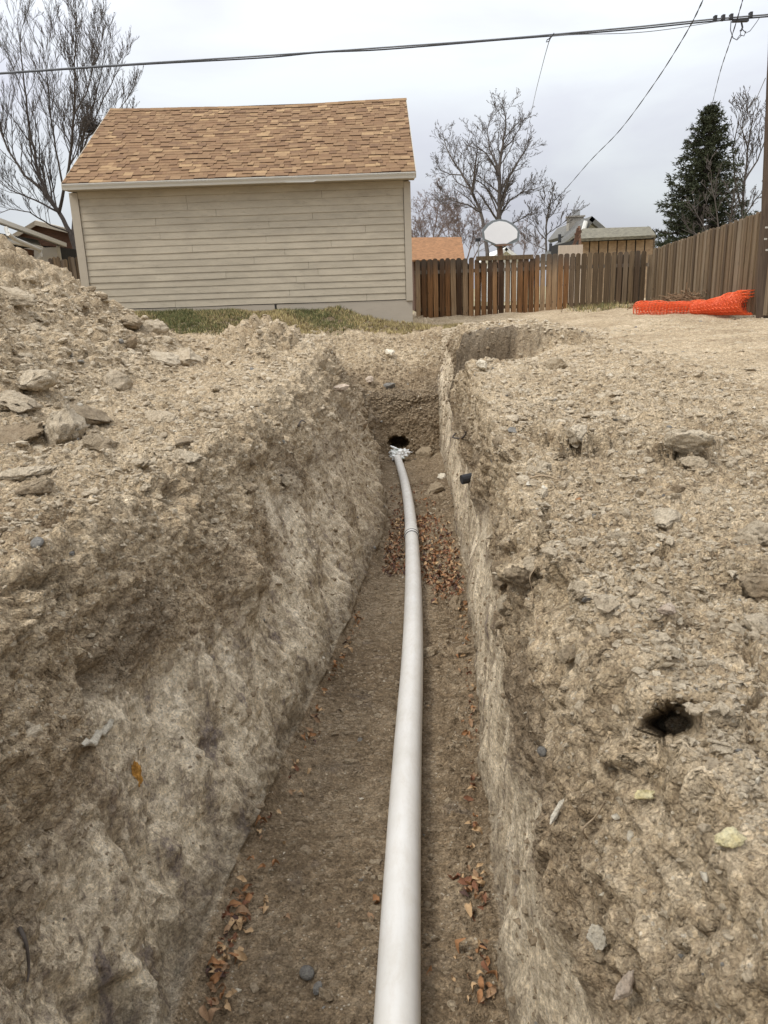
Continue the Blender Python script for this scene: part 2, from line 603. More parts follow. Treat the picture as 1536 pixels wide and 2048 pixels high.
zone_b = np.clip(1 - zone_w - zone_f - zone_e, 0, 1)
tcol = np.concatenate([0 * Xl, 0 * Xwl + tw, 0 * Xf + 1, 0 * Xwr + tw[:, ::-1], 0 * Xr], 1)   # depth down the wall
side = np.concatenate([0 * Xl - 1, 0 * Xwl - 1, 0 * Xf, 0 * Xwr + 1, 0 * Xr + 1], 1)

Pt = np.stack([X, Y, Z], 2)


def normals(Pt):
    du = np.gradient(Pt, axis=1)
    dv = np.gradient(Pt, axis=0)
    n = np.cross(du, dv)
    n /= np.linalg.norm(n, axis=2)[..., None] + 1e-9
    return n


Nn = normals(Pt)
for k in range(3):   # soften normals across the sharp lips
    Nn = (Nn + np.roll(Nn, 2, 1) + np.roll(Nn, -2, 1) + np.roll(Nn, 5, 1) + np.roll(Nn, -5, 1))
    Nn /= np.linalg.norm(Nn, axis=2)[..., None]
p = Pt.reshape(-1, 3).astype(np.float32)
fl_ = lambda a: a.reshape(-1).astype(np.float32)
zw, zfl, ze, zb_, tcl, sd = map(fl_, (zone_w, zone_f, zone_e, zone_b, tcol, side))
Xp, Yp, Zp = p[:, 0], p[:, 1], p[:, 2]

trample = sstep(1.2, 2.4, Xp - 0.12 * Yp) * sstep(4.0, 6.5, Yp + 0.6 * Xp)         # smooth driven-over ground on the right
trample = np.maximum(trample, sstep(13.2, 14.5, Yp))
low = fbm(p * np.array([1.6, 1.6, 1.6], np.float32), 3)
warp = np.stack([gnoise(p * 7.0), gnoise(p * 7.0 + 31), gnoise(p * 7.0 + 67)], 1) * 0.035
pw = p + warp
f1, f2, r1 = worley(pw * np.array([5.0, 5.0, 6.0], np.float32))       # 20 cm lumps
big = np.sqrt(np.clip(1 - (f1 / 0.62) ** 2, 0, 1)) * (0.25 + 0.75 * r1)
crk = 1 - sstep(0.0, 0.10, f2 - f1)
f1, f2, r1 = worley(pw * np.array([13.0, 13.0, 16.0], np.float32))    # 8 cm
med = np.sqrt(np.clip(1 - (f1 / 0.62) ** 2, 0, 1)) * (r1 ** 1.3)
f1, f2, r1 = worley(pw * 33.0)     # 3 cm
sml = np.sqrt(np.clip(1 - (f1 / 0.6) ** 2, 0, 1)) * (r1 ** 1.5)
f1, f2, r1 = worley(pw * 80.0)     # 1.2 cm
tny = np.sqrt(np.clip(1 - (f1 / 0.6) ** 2, 0, 1)) * r1
fine = fbm(pw * 24.0, 3, 0.6)
ridge = 1 - np.abs(gnoise(pw * 9.0)) * 2.2
rough_m = sstep(-0.25, 0.25, gnoise(p * 1.3 + 5))

heapm = sstep(0.02, 0.35, heap(Xp, Yp))
nearlip = np.exp(-np.abs(np.where(sd < 0, Xp - itp(Yp, yl, LLx), Xp - itp(Yp, yr, LRx))) / 0.35)
b_amp = (1 - trample)
disp_b = (trample * 0.007 * gnoise(p * np.array([1.6, 22, 1], np.float32) + 8) + 0.05 * low + b_amp * (0.034 * big * (0.25 + rough_m) + 0.022 * med * (0.4 + rough_m) + 0.015 * sml + 0.0065 * tny + 0.018 * fine - 0.006 * crk * rough_m - 0.035 * crk * sstep(0.35, 0.8, nearlip) * sstep(-.1, .3, gnoise(p * 2.2 + 77)) * (1 - sstep(6, 9, Yp)))
          + heapm * (0.075 * big + 0.03 * med - 0.02 + 0.06 * gnoise(p * 2.6)) + trample * (0.004 * fine + 0.003 * sml + 0.012 * gnoise(p * np.array([1.2, 9, 1], np.float32))))
# scraped walls
pv = p * np.array([1, 1, 0.22], np.float32) + np.stack([0 * Xp, 0.25 * Zp, 0 * Zp], 1)
streak = fbm(pv * 11.0, 3, 0.55)
scal = np.abs(gnoise((p + np.stack([0 * Xp, 0.35 * Zp, 0 * Zp], 1)) * np.array([2.2, 3.2, 1.4], np.float32)))
upper = 1 - sstep(0.22, 0.55, tcl + 0.12 * gnoise(p * 3.0))
disp_w = (0.10 * low + 0.05 * gnoise(p * 3.1 + 9) + 0.10 * (scal - 0.2) * (1 - upper) + (0.020 * big + 0.020 * med + 0.012 * sml + 0.015 * ridge) * (0.35 + 0.9 * upper)
          + 0.020 * streak * (1 - upper) + 0.017 * fine + 0.006 * tny + 0.010 * sml)
scr0 = sstep(0.40, 0.62, tcl + 0.12 * gnoise(p * 1.7 + 3))
scrL = sstep(0.36, 0.56, tcl + 0.30 * gnoise((p + np.stack([0 * Xp, 0.45 * Zp, 0 * Zp], 1)) * np.array([2.0, 2.6, 1.1], np.float32) + 3))
smooth_l = 0.07 * low + 0.05 * gnoise(p * 3.1 + 9) + 0.020 * streak + 0.008 * fine + 0.010 * med + 0.005 * sml
disp_w = np.where(sd > 0, 0.8 * disp_w * (1 - 0.9 * scr0) + 0.42 * smooth_l * 0.9 * scr0, disp_w * (1 - 0.72 * scrL) + 0.6 * scrL * smooth_l)
disp_w += zw * 0.022 * fbm((p + np.stack([0 * Xp, 0.45 * Zp, 0 * Zp], 1)) * np.array([3.0, 9.0, 1.2], np.float32), 2) * (1 - upper)
disp_f = 0.018 * low + 0.005 * fine + 0.003 * sml + 0.0015 * tny
rgt = sstep(0.10, 0.16, Xp - itp(Yp, [1, 2.5, 4.7, 7, 11], [0.0, 0.06, 0.18, 0.24, 0.23]))
disp_f = disp_f + rgt * (0.012 * med + 0.009 * sml + 0.01 * fine)
disp_e = 0.10 * low + 0.05 * big + 0.035 * med + 0.016 * sml + 0.02 * fine
rim = np.exp(-((Xp + 1.45) / 0.6) ** 2 - ((Yp - 10.0) / 2.2) ** 2)
disp_b += rim * (0.16 * (big - 0.3) + 0.06 * med - 0.05 * crk + 0.10 * gnoise(p * 2.4 + 50))
disp_w += (sd < 0) * sstep(7.0, 9.0, Yp) * (0.10 * (big - 0.3) + 0.04 * med)
disp = zb_ * disp_b + zw * disp_w + zfl * disp_f + ze * disp_e
disp = disp.reshape(nr, nc)

# blend of the zones along the lips so that crumbs spill over
k_ = np.array([1, 2, 3, 2, 1], float)
k_ /= k_.sum()
Pt = Pt + Nn * disp[..., None]

# --- sculpted single features, worked where they show on the surface
def project(Pt):
    d = Pt - CAM
    z = d @ fw
    z = np.where(z < 0.05, 0.05, z)
    return 768 + F * (d @ RT) / z, 1024 - F * (d @ UP) / z


px, py = project(Pt)
FEAT = [  # px, py, rx, ry, rot, push (m, + outwards), Ymin, Ymax, sharpness
    (1345, 1448, 56, 34, -8, -0.20, 0.5, 1.6, 3.0),
    (1300, 1468, 26, 16, -20, -0.06, 0.5, 1.6, 2.0),
    (1087, 1050, 11, 36, 10, -0.06, 1.2, 2.4, 2.0),
    (1072, 1130, 9, 40, 5, -0.04, 1.2, 2.6, 2.0),
    (797, 886, 21, 13, 0, -0.5, 11.2, 12.4, 3.0),
    (1370, 905, 66, 24, 0, 0.055, 1.8, 3.6, 2.0),
    (1345, 925, 38, 8, 10, -0.05, 1.8, 3.6, 2.0),
    (1150, 878, 88, 20, 5, 0.05, 1.8, 4.0, 2.0),
    (1165, 905, 60, 8, 5, -0.05, 1.8, 4.0, 2.0),
    (1020, 912, 26, 12, -20, -0.05, 1.6, 4.5, 2.0),
    (1500, 1182, 50, 10, 15, -0.06, 1.0, 2.0, 2.0),
    (1480, 1130, 70, 34, 10, 0.025, 1.0, 2.2, 2.0),
    (1325, 1105, 10, 26, 15, -0.035, 1.2, 2.2, 2.0),
    (250, 2010, 60, 60, 0, -0.06, 0.3, 1.5, 2.0),
    (345, 985, 22, 20, 0, -0.05, 1.4, 2.8, 2.0),
    (60, 1170, 60, 14, -15, -0.04, 1.0, 2.2, 2.0),
    (130, 1175, 10, 50, 5, -0.03, 0.8, 2.2, 2.0),
    (1250, 1520, 40, 14, -10, 0.03, 0.5, 1.6, 2.0),
    (1120, 1140, 40, 22, 10, 0.04, 1.2, 2.6, 2.0),
    (1050, 1150, 26, 22, 0, 0.05, 1.2, 2.8, 2.0),
]
jn = gnoise(Pt.reshape(-1, 3).astype(np.float32) * 28.0).reshape(nr, nc)
for (cx, cy, rx, ry, ro, push, y0, y1, sh) in FEAT:
    c_, s_ = math.cos(R_(ro)), math.sin(R_(ro))
    a = ((px - cx) * c_ + (py - cy) * s_) / rx
    b2 = (-(px - cx) * s_ + (py - cy) * c_) / ry
    q = np.sqrt(a * a + b2 * b2) + (0.2 if sh == 3.0 else 0.45) * jn
    wgt = (1 - sstep(0.6 if sh == 3.0 else .75, 1.15, q)) * ((Pt[..., 1] > y0) & (Pt[..., 1] < y1))
    if sh == 3.0:      # cavities run along the line of sight
        dr = ray(cx, cy)
        dr = dr / np.linalg.norm(dr)
        if push < -0.3:
            dr = np.array([0, 1.0, -0.1])
        Pt = Pt + dr * (-push * wgt)[..., None]
    else:
        Pt = Pt + Nn * (push * wgt)[..., None]

Nf = normals(Pt)
# attributes: where the soil is moist, scraped, dark
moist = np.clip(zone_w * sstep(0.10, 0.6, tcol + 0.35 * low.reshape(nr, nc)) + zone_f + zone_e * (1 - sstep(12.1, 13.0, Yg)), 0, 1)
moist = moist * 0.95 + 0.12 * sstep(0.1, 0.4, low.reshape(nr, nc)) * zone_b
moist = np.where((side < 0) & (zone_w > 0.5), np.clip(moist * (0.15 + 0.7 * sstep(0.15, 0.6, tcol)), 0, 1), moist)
scr = zone_w * sstep(0.36, 0.56, tcol + 0.30 * gnoise((p + np.stack([0 * Xp, 0.45 * Zp, 0 * Zp], 1)) * np.array([2.0, 2.6, 1.1], np.float32) + 3).reshape(nr, nc)) * (1 - 0.5 * sstep(8, 11, Yg))
scr = scr * (1 - 0.45 * sstep(3.5, 6.5, Yg))
scr = np.where(side > 0, np.clip(zone_w * sstep(0.40, 0.62, tcol + 0.12 * gnoise(p * 1.7 + 3).reshape(nr, nc)) * 1.3, 0, 1), scr)
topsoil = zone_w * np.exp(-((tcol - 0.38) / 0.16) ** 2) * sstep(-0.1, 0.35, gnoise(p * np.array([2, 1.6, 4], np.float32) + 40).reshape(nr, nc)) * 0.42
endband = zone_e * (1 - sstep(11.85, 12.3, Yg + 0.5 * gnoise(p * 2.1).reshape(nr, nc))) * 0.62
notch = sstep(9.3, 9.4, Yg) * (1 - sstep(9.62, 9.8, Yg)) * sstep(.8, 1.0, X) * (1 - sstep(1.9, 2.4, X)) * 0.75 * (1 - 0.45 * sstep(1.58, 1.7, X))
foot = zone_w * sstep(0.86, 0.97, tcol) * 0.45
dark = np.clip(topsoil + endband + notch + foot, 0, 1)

ii = np.arange(nr * nc).reshape(nr, nc)
quads = np.stack([ii[:-1, :-1], ii[:-1, 1:], ii[1:, 1:], ii[1:, :-1]], 2).reshape(-1, 4)
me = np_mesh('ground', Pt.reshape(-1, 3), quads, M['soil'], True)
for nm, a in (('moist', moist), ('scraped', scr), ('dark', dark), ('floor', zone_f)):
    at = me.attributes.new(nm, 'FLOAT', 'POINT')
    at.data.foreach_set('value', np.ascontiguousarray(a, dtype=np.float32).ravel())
link('ground', me, kind='structure')

# outer ground to the horizon: a frame of sheets round the worked ground
edge = Pt
ob = MB()
XL, XR = float(Pt[:, 0, 0].min()) + 0.6, float(Pt[:, -1, 0].max()) - 0.6
zo = 0.87
for (a, b, c, d) in ((-600, XL, -600, 900), (XR, 600, -600, 900), (XL, XR, 23.5, 900), (XL, XR, -600, -2.6)):
    n = len(ob.v)
    ob.v += [(a, c, zo), (b, c, zo), (b, d, zo), (a, d, zo)]
    ob.f.append((n, n + 1, n + 2, n + 3))
    ob.mi.append(0)
M['yard'] = plain('yard_earth', (0.27, 0.23, 0.13), 0.95, 0.4, 0.6, 0.3)
ob.obj('surrounding_ground', M['yard'], kind='structure')


def surf(pxx, pyy, ymin=0.2, ymax=24):
    """point and normal of the terrain seen at a pixel"""
    px_, py_ = PX, PY
    d = (px_ - pxx) ** 2 + (py_ - pyy) ** 2
    d = np.where((Pt[..., 1] < ymin) | (Pt[..., 1] > ymax), 1e12, d)
    vis = ((Nf * (Pt - CAM)).sum(2) < 0)
    d = np.where(vis, d, 1e12)
    best = d.min()
    cand = d < best + 60
    dep = np.where(cand, Pt[..., 1], 1e9)
    k = int(dep.argmin())
    i, j = divmod(k, nc)
    return Vector(Pt[i, j].astype(float)), Vector(Nf[i, j].astype(float))


PX, PY = project(Pt)

# ------------------------------------------------------------------ rocks and crumbs
def ico(sub):
    import bmesh
    bm = bmesh.new()
    bmesh.ops.create_icosphere(bm, subdivisions=sub, radius=1)
    v = np.array([x.co[:] for x in bm.verts], np.float32)
    f = np.array([[a.index for a in x.verts] for x in bm.faces])
    bm.free()
    return v, f


V1, F1_ = ico(1)
V2, F2_ = ico(2)
V3, F3_ = ico(3)
V4, F4_ = ico(4)
iVis = np.argwhere((PX > -60) & (PX < 1600) & (PY > 560) & (PY < 2120) & (Pt[..., 1] > 0.25) & (Pt[..., 1] < 14.2) & ((Nf * (Pt - CAM)).sum(2) < 0))


def scatter(n, wfun, smin, smax, alpha, flat, name, mats, dens=None):
    idx = iVis[rng.integers(0, len(iVis), n * 4)]
    pp = Pt[idx[:, 0], idx[:, 1]]
    wt = wfun(idx, pp)
    keep = rng.random(len(idx)) < wt
    idx, pp = idx[keep][:n], pp[keep][:n]
    k = len(idx)
    nn = Nf[idx[:, 0], idx[:, 1]]
    s0 = smin + 0.0013 * pp[:, 1]
    s = s0 * (1 - rng.random(k)) ** (-1 / alpha)
    s = np.minimum(s, np.minimum(smax, 0.0045 + 0.0062 * pp[:, 1]))
    big_ = s > 0.014
    VV, FF, MI = [], [], []
    off = 0
    for (bv, bf, msk) in ((V1, F1_, ~big_), (V2, F2_, big_)):
        q = np.where(msk)[0]
        if not len(q):
            continue
        base = bv[None] * (1 + 0.28 * rng.standard_normal((len(q), len(bv), 1)) * (1 if len(bv) < 20 else 0.35))
        base = base + 0.25 * np.sin(bv[None] * 2.3 + rng.random((len(q), 1, 3)) * 6.28)
        sc3 = np.stack([rng.uniform(0.7, 1.4, len(q)), rng.uniform(0.7, 1.2, len(q)), rng.uniform(flat, flat + 0.35, len(q))], 1)
        base = base * sc3[:, None, :]
        # random rotation about z and a tilt
        a = rng.random(len(q)) * 6.28
        t = rng.normal(0, 0.4, len(q))
        ca, sa, ct, st = np.cos(a), np.sin(a), np.cos(t), np.sin(t)
        Rm = np.zeros((len(q), 3, 3))
        Rm[:, 0, 0], Rm[:, 0, 1] = ca, -sa
        Rm[:, 1, 0], Rm[:, 1, 1] = sa * ct, ca * ct
        Rm[:, 1, 2] = -st
        Rm[:, 2, 0], Rm[:, 2, 1], Rm[:, 2, 2] = sa * st, ca * st, ct
        base = np.einsum('nij,nvj->nvi', Rm, base)
        w_ = base * s[q][:, None, None] + (pp[q] + nn[q] * (s[q] * -0.10)[:, None])[:, None, :]
        VV.append(w_.reshape(-1, 3))
        ff = bf[None] + (np.arange(len(q)) * len(bv))[:, None, None] + off
        FF.append(ff.reshape(-1, 3))
        MI.append(np.repeat(wmat(idx[q], pp[q]), len(bf)))
        off += len(q) * len(bv)
    me = np_mesh(name, np.concatenate(VV), np.concatenate(FF), mats, False, np.concatenate(MI))
    return link(name, me, kind='stuff')


MOI = moist + dark


def wmat(idx, pp):
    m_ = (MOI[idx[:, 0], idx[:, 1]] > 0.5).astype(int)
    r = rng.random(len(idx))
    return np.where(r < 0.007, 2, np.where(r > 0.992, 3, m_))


def w_bank(idx, pp):
    z = zone_b[idx[:, 0], idx[:, 1]]
    tr = trample.reshape(nr, nc)[idx[:, 0], idx[:, 1]]
    rm = rough_m.reshape(nr, nc)[idx[:, 0], idx[:, 1]]
    hp = heapm.reshape(nr, nc)[idx[:, 0], idx[:, 1]]
    return z * (1 - 0.93 * tr) * np.clip(0.35 + 0.5 * rm + 0.5 * hp, 0, 1)


def w_deep(idx, pp):
    return (0.26 * zone_w * (1 - 0.6 * scr) + 0.30 * zone_f + 0.8 * zone_e)[idx[:, 0], idx[:, 1]]


o = scatter(34000, w_bank, 0.0019, 0.028, 2.9, 0.40, 'soil_crumbs', [M['clod'], M['clod_dark'], M['grey_stone'], M['pale_stone']])
o['label'] = 'loose dry crumbs and pebbles of tan soil strewn over the trench banks'
o['category'] = 'rubble'
o = scatter(15000, w_deep, 0.0014, 0.015, 2.4, 0.45, 'trench_gravel', [M['clod'], M['clod_dark'], M['grey_stone'], M['pale_stone']])
o['label'] = 'small damp crumbs and pebbles on the trench floor and walls'
o['category'] = 'gravel'


def clod_mesh(seed, kind='clod', hi=False):
    v, f = (V4, F4_) if hi else (V3, F3_)
    r = np.random.default_rng(seed)
    q = v + r.random(3) * 50
    d = 1 + 0.38 * gnoise(q * 1.0) + 0.22 * gnoise(q * 2.3) + 0.09 * gnoise(q * 5.5) + 0.04 * gnoise(q * 12)
    # knock flat facets off it
    v2 = v * d[:, None]
    for k in range(16 if kind != 'pebble' else 0):
        nrm = r.normal(size=3)
        nrm /= np.linalg.norm(nrm)
        c = r.uniform(0.42, 0.80)
        ex = np.clip(v2 @ nrm - c, 0, None)
        v2 = v2 - ex[:, None] * nrm * 0.85
    if kind == 'pebble':
        v2 = v * (1 + 0.08 * gnoise(q * 1.2))[:, None]
    else:
        fa, fb, rr_c = worley((v2 * 2.0 + q).astype(np.float32))
        fc, fd, rr_d = worley((v2 * 5.0 + q).astype(np.float32))
        v2 = v2 * (1 + 0.20 * (0.5 - fa) + 0.09 * (0.5 - fc))[:, None]
        v2 = v2 * (1 + 0.16 * gnoise(q * 3) + 0.09 * gnoise(q * 9) + 0.05 * gnoise(q * 18))[:, None]
    me = np_mesh('clod_mesh', v2, f, M['clod'], kind == 'pebble' or hi)
    return me


CL = [clod_mesh(100 + k, 'clod', True) for k in range(10)]
CLD = []
for me_ in CL[:5]:
    c = me_.copy()
    c.materials[0] = M['clod_dark']
    CLD.append(c)


def place(name, me, loc, nrm, size, sc3=(1, 1, 0.7), sink=0.25, rot=None, **props):
    o = link(name, me, **props)
    nrm = Vector(nrm)
    nrm = (nrm * 0.6 + Vector((0, 0, 0.4))).normalized()
    q = nrm.to_track_quat('Z', 'Y').to_matrix()
    a = random.uniform(0, 6.28) if rot is None else R_(rot)
    o.rotation_euler = (q @ Matrix.Rotation(a, 3, 'Z')).to_euler()
    o.scale = Vector(sc3) * size
    o.location = Vector(loc) + nrm * size * sc3[2] * (1 - 2 * sink) * 0.8
    return o


# single clods and stones that stand out: px, py, width px, (sx,sy,sz), rot, mesh, label, cat, material, (ymin, ymax)
SP = [
    (238, 768, 92, (1, .55, .45), 5, 0, 'wide pale clod lying alone at the foot of the spoil heap', 'clod', 'clod'),
    (375, 722, 66, (1, .75, .6), 20, 1, 'tallest angular clod on the bank below the small mound, standing behind a flat slab', 'clod', 'clod'),
    (325, 716, 60, (1, .6, .3), -10, 2, 'flat pale slab leaning in front of the tallest angular clod', 'clod', 'clod'),
    (262, 688, 18, (.6, .6, 1.3), 10, 3, 'upright brown shard of earth standing at the toe of the heap', 'clod', 'clod_dark'),
    (310, 657, 62, (1, .6, .6), 0, 4, 'rounded clod at the end of the heap beside the green grass', 'clod', 'clod'),
    (262, 640, 80, (1, .5, .28), 20, 5, 'long tilted dark slab on the toe of the heap near the garage foundation', 'clod', 'clod_dark'),
    (30, 592, 60, (1, .6, .4), -30, 6, 'flat slab sliding down the upper face of the spoil heap', 'clod', 'clod'),
    (40, 868, 150, (1, .5, .36), 8, 7, 'large dark slab with a hollow underside on the left bank', 'clod', 'clod_dark'),
    (125, 872, 90, (.8, .6, .8), 30, 8, 'tilted half of a broken slab beside the large dark slab', 'clod', 'clod'),
    (170, 842, 120, (1, .5, .45), -10, 9, 'arched upper half of a broken slab propped over a dark hollow', 'clod', 'clod_dark'),
    (200, 888, 70, (.9, .6, .6), -40, 0, 'brown block tipped against the arched slab', 'clod', 'clod_dark'),
    (45, 808, 100, (1, .7, .35), 0, 1, 'flat crusted slab at the left edge of the bank', 'clod', 'clod'),
    (70, 768, 70, (1, .7, .7), 0, 2, 'blocky clod behind the flat crusted slab', 'clod', 'clod'),
    (315, 830, 66, (1, .6, .22), -15, 3, 'thin triangular flake with a dark gap under it on the left bank', 'clod', 'clod'),
    (372, 877, 70, (1, .35, .14), 5, 4, 'thin flat brown flake lying level on the left bank', 'clod', 'clod_dark'),
    (85, 972, 60, (1, .6, .6), 0, 5, 'dark brown knobbly clod on the left bank above the grey pebble', 'clod', 'clod_dark'),
    (50, 945, 84, (1, .45, .3), 5, 6, 'long pale ridge of crust on the left bank', 'clod', 'clod'),
    (370, 912, 48, (1, .8, .5), 0, 8, 'round low clod on the left bank near the trench lip', 'clod', 'clod'),
    (283, 921, 44, (1, .6, .35), 12, 9, 'small pale flat clod left of the round low clod', 'clod', 'clod'),
    (1368, 895, 100, (1, .45, .45), -8, 7, 'arched crust block standing over a hollow on the right bank', 'clod', 'clod'),
    (1385, 925, 44, (.9, .4, .6), 35, 3, 'leaning wedge of soil in front of the arched crust block', 'clod', 'clod'),
    (1150, 868, 100, (1, .4, .35), 4, 5, 'lifted crust plate with a dark gap below on the right bank', 'clod', 'clod'),
    (1110, 730, 60, (1, .5, .5), 20, 2, 'pale clod with a dark hollow at the far right lip', 'clod', 'clod'),
    (1340, 1040, 90, (1, .5, .3), -8, 4, 'flat pale clod in the middle of the right bank', 'clod', 'clod'),
    (1510, 1075, 90, (1, .6, .4), 10, 6, 'cracked clod at the right edge of the bank', 'clod', 'clod'),
    (1520, 1165, 90, (1, .6, .5), 12, 8, 'dark-sided block over the wide crack in the right bank', 'clod', 'clod_dark'),
    (1520, 1250, 100, (1, .5, .35), 10, 1, 'pale slab below the wide crack in the right bank', 'clod', 'clod'),
    (1355, 972, 30, (1, .7, .6), 0, 9, 'small brown clod behind the flat pale clod of the right bank', 'clod', 'clod_dark'),
    (963, 733, 26, (1, .7, .7), 0, 0, 'cream stone lodged at the far right lip of the trench', 'stone', 'pale_stone'),
    (775, 705, 26, (1, .6, .5), 40, 1, 'white angular stone high on the end slope of the trench', 'stone', 'pale_stone'),
    (735, 757, 18, (1, .8, .7), 0, 2, 'tan stone on the end slope left of the middle', 'stone', 'pink_stone'),
    (778, 768, 24, (1, .6, .5), 0, 3, 'grey stone in the middle of the end slope', 'stone', 'grey_stone'),
    (685, 777, 26, (1, .5, .4), 0, 4, 'flat orange-tan stone on the left shoulder of the end slope', 'stone', 'pink_stone'),
    (82, 1085, 32, (1, .6, .4), 0, 'p', 'smooth blue-grey pebble set in the left bank', 'stone', 'grey_stone'),
    (610, 1948, 22, (1, .9, .6), 0, 'p', 'round dark grey pebble on the trench floor left of the pipe', 'stone', 'grey_stone'),
    (640, 1975, 22, (1, .7, .6), 0, 5, 'angular dark stone just behind the round grey pebble', 'stone', 'grey_stone'),
    (655, 1990, 36, (1, .4, .4), 30, 6, 'dark pointed flake of soil on the trench floor near the round pebble', 'stone', 'clod_dark'),
    (697, 1521, 32, (1, .5, .3), -10, 7, 'dark flat flake on the trench floor halfway along', 'stone', 'clod_dark'),
    (1450, 1685, 62, (1, .5, .4), 35, 8, 'crumbly yellow stone embedded in the near right wall', 'stone', 'yellow_stone'),
    (1278, 1592, 34, (1, .6, .4), 30, 9, 'smaller cream-yellow stone in the right wall below the dark hole', 'stone', 'yellow_stone'),
    (1200, 1872, 44, (1, .8, .5), 10, 0, 'pale fan-shaped stone in the near right wall', 'stone', 'pale_stone'),
    (1253, 1968, 26, (.5, 1.2, .3), -15, 1, 'long pinkish flat stone upright in the near right wall', 'stone', 'pink_stone'),
    (1415, 1752, 26, (1, .4, .4), 0, 2, 'small white stone under the crumbly yellow stone', 'stone', 'pale_stone'),
    (1238, 1630, 14, (.8, .8, .5), 0, 3, 'tiny pale stone under the small cream-yellow stone', 'stone', 'pale_stone'),
    (1108, 1625, 12, (.5, 2.2, .4), 0, 4, 'narrow white shard on the scraped right wall', 'stone', 'pale_stone'),
    (1082, 1500, 20, (1, .7, .5), 0, 'p', 'small grey and white pebble in the right wall', 'stone', 'grey_stone'),
    (1330, 1215, 30, (1, .7, .6), 0, 6, 'rounded ochre clod on the near right bank', 'clod', 'pink_stone'),
    (856, 1302, 28, (1, 1, .8), 0, 7, 'dark block touching the right side of the pipe', 'clod', 'clod_dark'),
    (930, 1302, 46, (1, .7, .7), 20, 8, 'larger dark block at the foot of the right wall', 'clod', 'clod_dark'),
    (905, 1205, 50, (1, .5, .5), 0, 9, 'dark flat clod at the edge of the leaf litter right of the pipe', 'clod', 'clod_dark'),
    (870, 975, 60, (1, .6, .4), 10, 2, 'crumbled mound of dark clods beside the far pipe end', 'clod', 'clod_dark'),
    (885, 948, 30, (1, .6, .5), 10, 5, 'pale clod against the right wall near the far pipe end', 'clod', 'pale_stone'),
    (850, 905, 50, (1, .6, .6), 10, 6, 'dark clod right of the crumpled plastic bag', 'clod', 'clod_dark'),
    (1085, 985, 30, (.9, .5, .5), 0, 1, 'tan clod balanced on the right lip of the trench', 'clod', 'clod'),
    (1045, 1150, 52, (.9, .7, 1), 0, 3, 'knobbly block hanging from the right lip under the crack', 'clod', 'clod_dark'),
]
pebble = clod_mesh(300, 'pebble')
taken = [(1345, 1448, 190)]
for k, (x, y, wpx, s3, rot, mi_, lab, cat, mt) in enumerate(SP):
    deep = (lab.find('floor') >= 0 or lab.find('pipe') >= 0) and x < 960
    loc, nrm = surf(x, y)
    size = wpx / 2 * (loc - Vector(CAM)).length / F / max(s3[0], .5) * 1.3
    me_ = (pebble if mi_ == 'p' else clod_mesh(500 + k, 'clod', wpx > 40)).copy()
    me_.materials[0] = M[mt]
    o = place('soil_clod' if cat == 'clod' else 'stone', me_, loc, nrm, size, s3, 0.38 if cat == 'clod' else .05, rot, label=lab, category=cat)
    taken.append((x, y, wpx))

# clods spread over the two banks: alike, one by one
def spread(n, wfun, lo, hi, label, group, meshes, name='soil_clod', cat='clod'):
    k = 0
    while k < n:
        i, j = iVis[rng.integers(0, len(iVis))]
        x, y = PX[i, j], PY[i, j]
        if x < 4 or x > 1532 or y > 2040 or rng.random() > wfun(i, j, x, y):
            continue
        if any(abs(x - a) < w_ * .6 and abs(y - b) < w_ * .35 for a, b, w_ in taken):
            continue
        dist = float(np.linalg.norm(Pt[i, j] - CAM))
        wpx = lo * (1 - rng.random() * 0.995) ** -0.45
        wpx = min(wpx, hi)
        size = wpx / 2 * dist / F
        if size > 0.075:
            size = 0.075 * random.uniform(.7, 1)
        s3 = (random.uniform(.8, 1.2), random.uniform(.6, 1), random.uniform(.4, .8))
        place(name, random.choice(meshes), Pt[i, j].astype(float), Nf[i, j].astype(float), size, s3, 0.28, label=label, category=cat, group=group)
        k += 1


tr2 = trample.reshape(nr, nc)
spread(150, lambda i, j, x, y: float(zone_b[i, j] * (x < 640) * (heapm.reshape(nr, nc)[i, j] > 0.2)), 14, 60, 'loose tan clod on the face of the spoil heap', 'clods on the face of the spoil heap', CL + CLD[:1])
spread(95, lambda i, j, x, y: float(zone_b[i, j] * (x < 640) * (heapm.reshape(nr, nc)[i, j] <= 0.25)) * (0.15 + 0.85 * (x < 420)), 14, 42, 'loose tan clod on the flat bank left of the trench', 'clods on the left bank', CL)
spread(60, lambda i, j, x, y: float(zone_b[i, j] * (x > 900) * (1 - tr2[i, j])) * (y > 720) * (y < 1350), 12, 26, 'loose tan clod on the bank right of the trench', 'clods on the right bank', CL)

spread(22, lambda i, j, x, y: float((side[i, j] > 0) * (tcol[i, j] < 0.35) * (x > 985) * (x < 1210) * (y > 830) * (y < 1330)), 26, 60, 'crusted clod breaking away along the right lip of the trench', 'crusted clods along the right lip', CLD + CL[:3])
spread(14, lambda i, j, x, y: float((side[i, j] < 0) * (tcol[i, j] < 0.4) * (x > 420) * (x < 720) * (y > 660) * (y < 1000)), 20, 44, 'crusted clod breaking away along the left lip of the trench', 'crusted clods along the left lip', CLD + CL[:3])

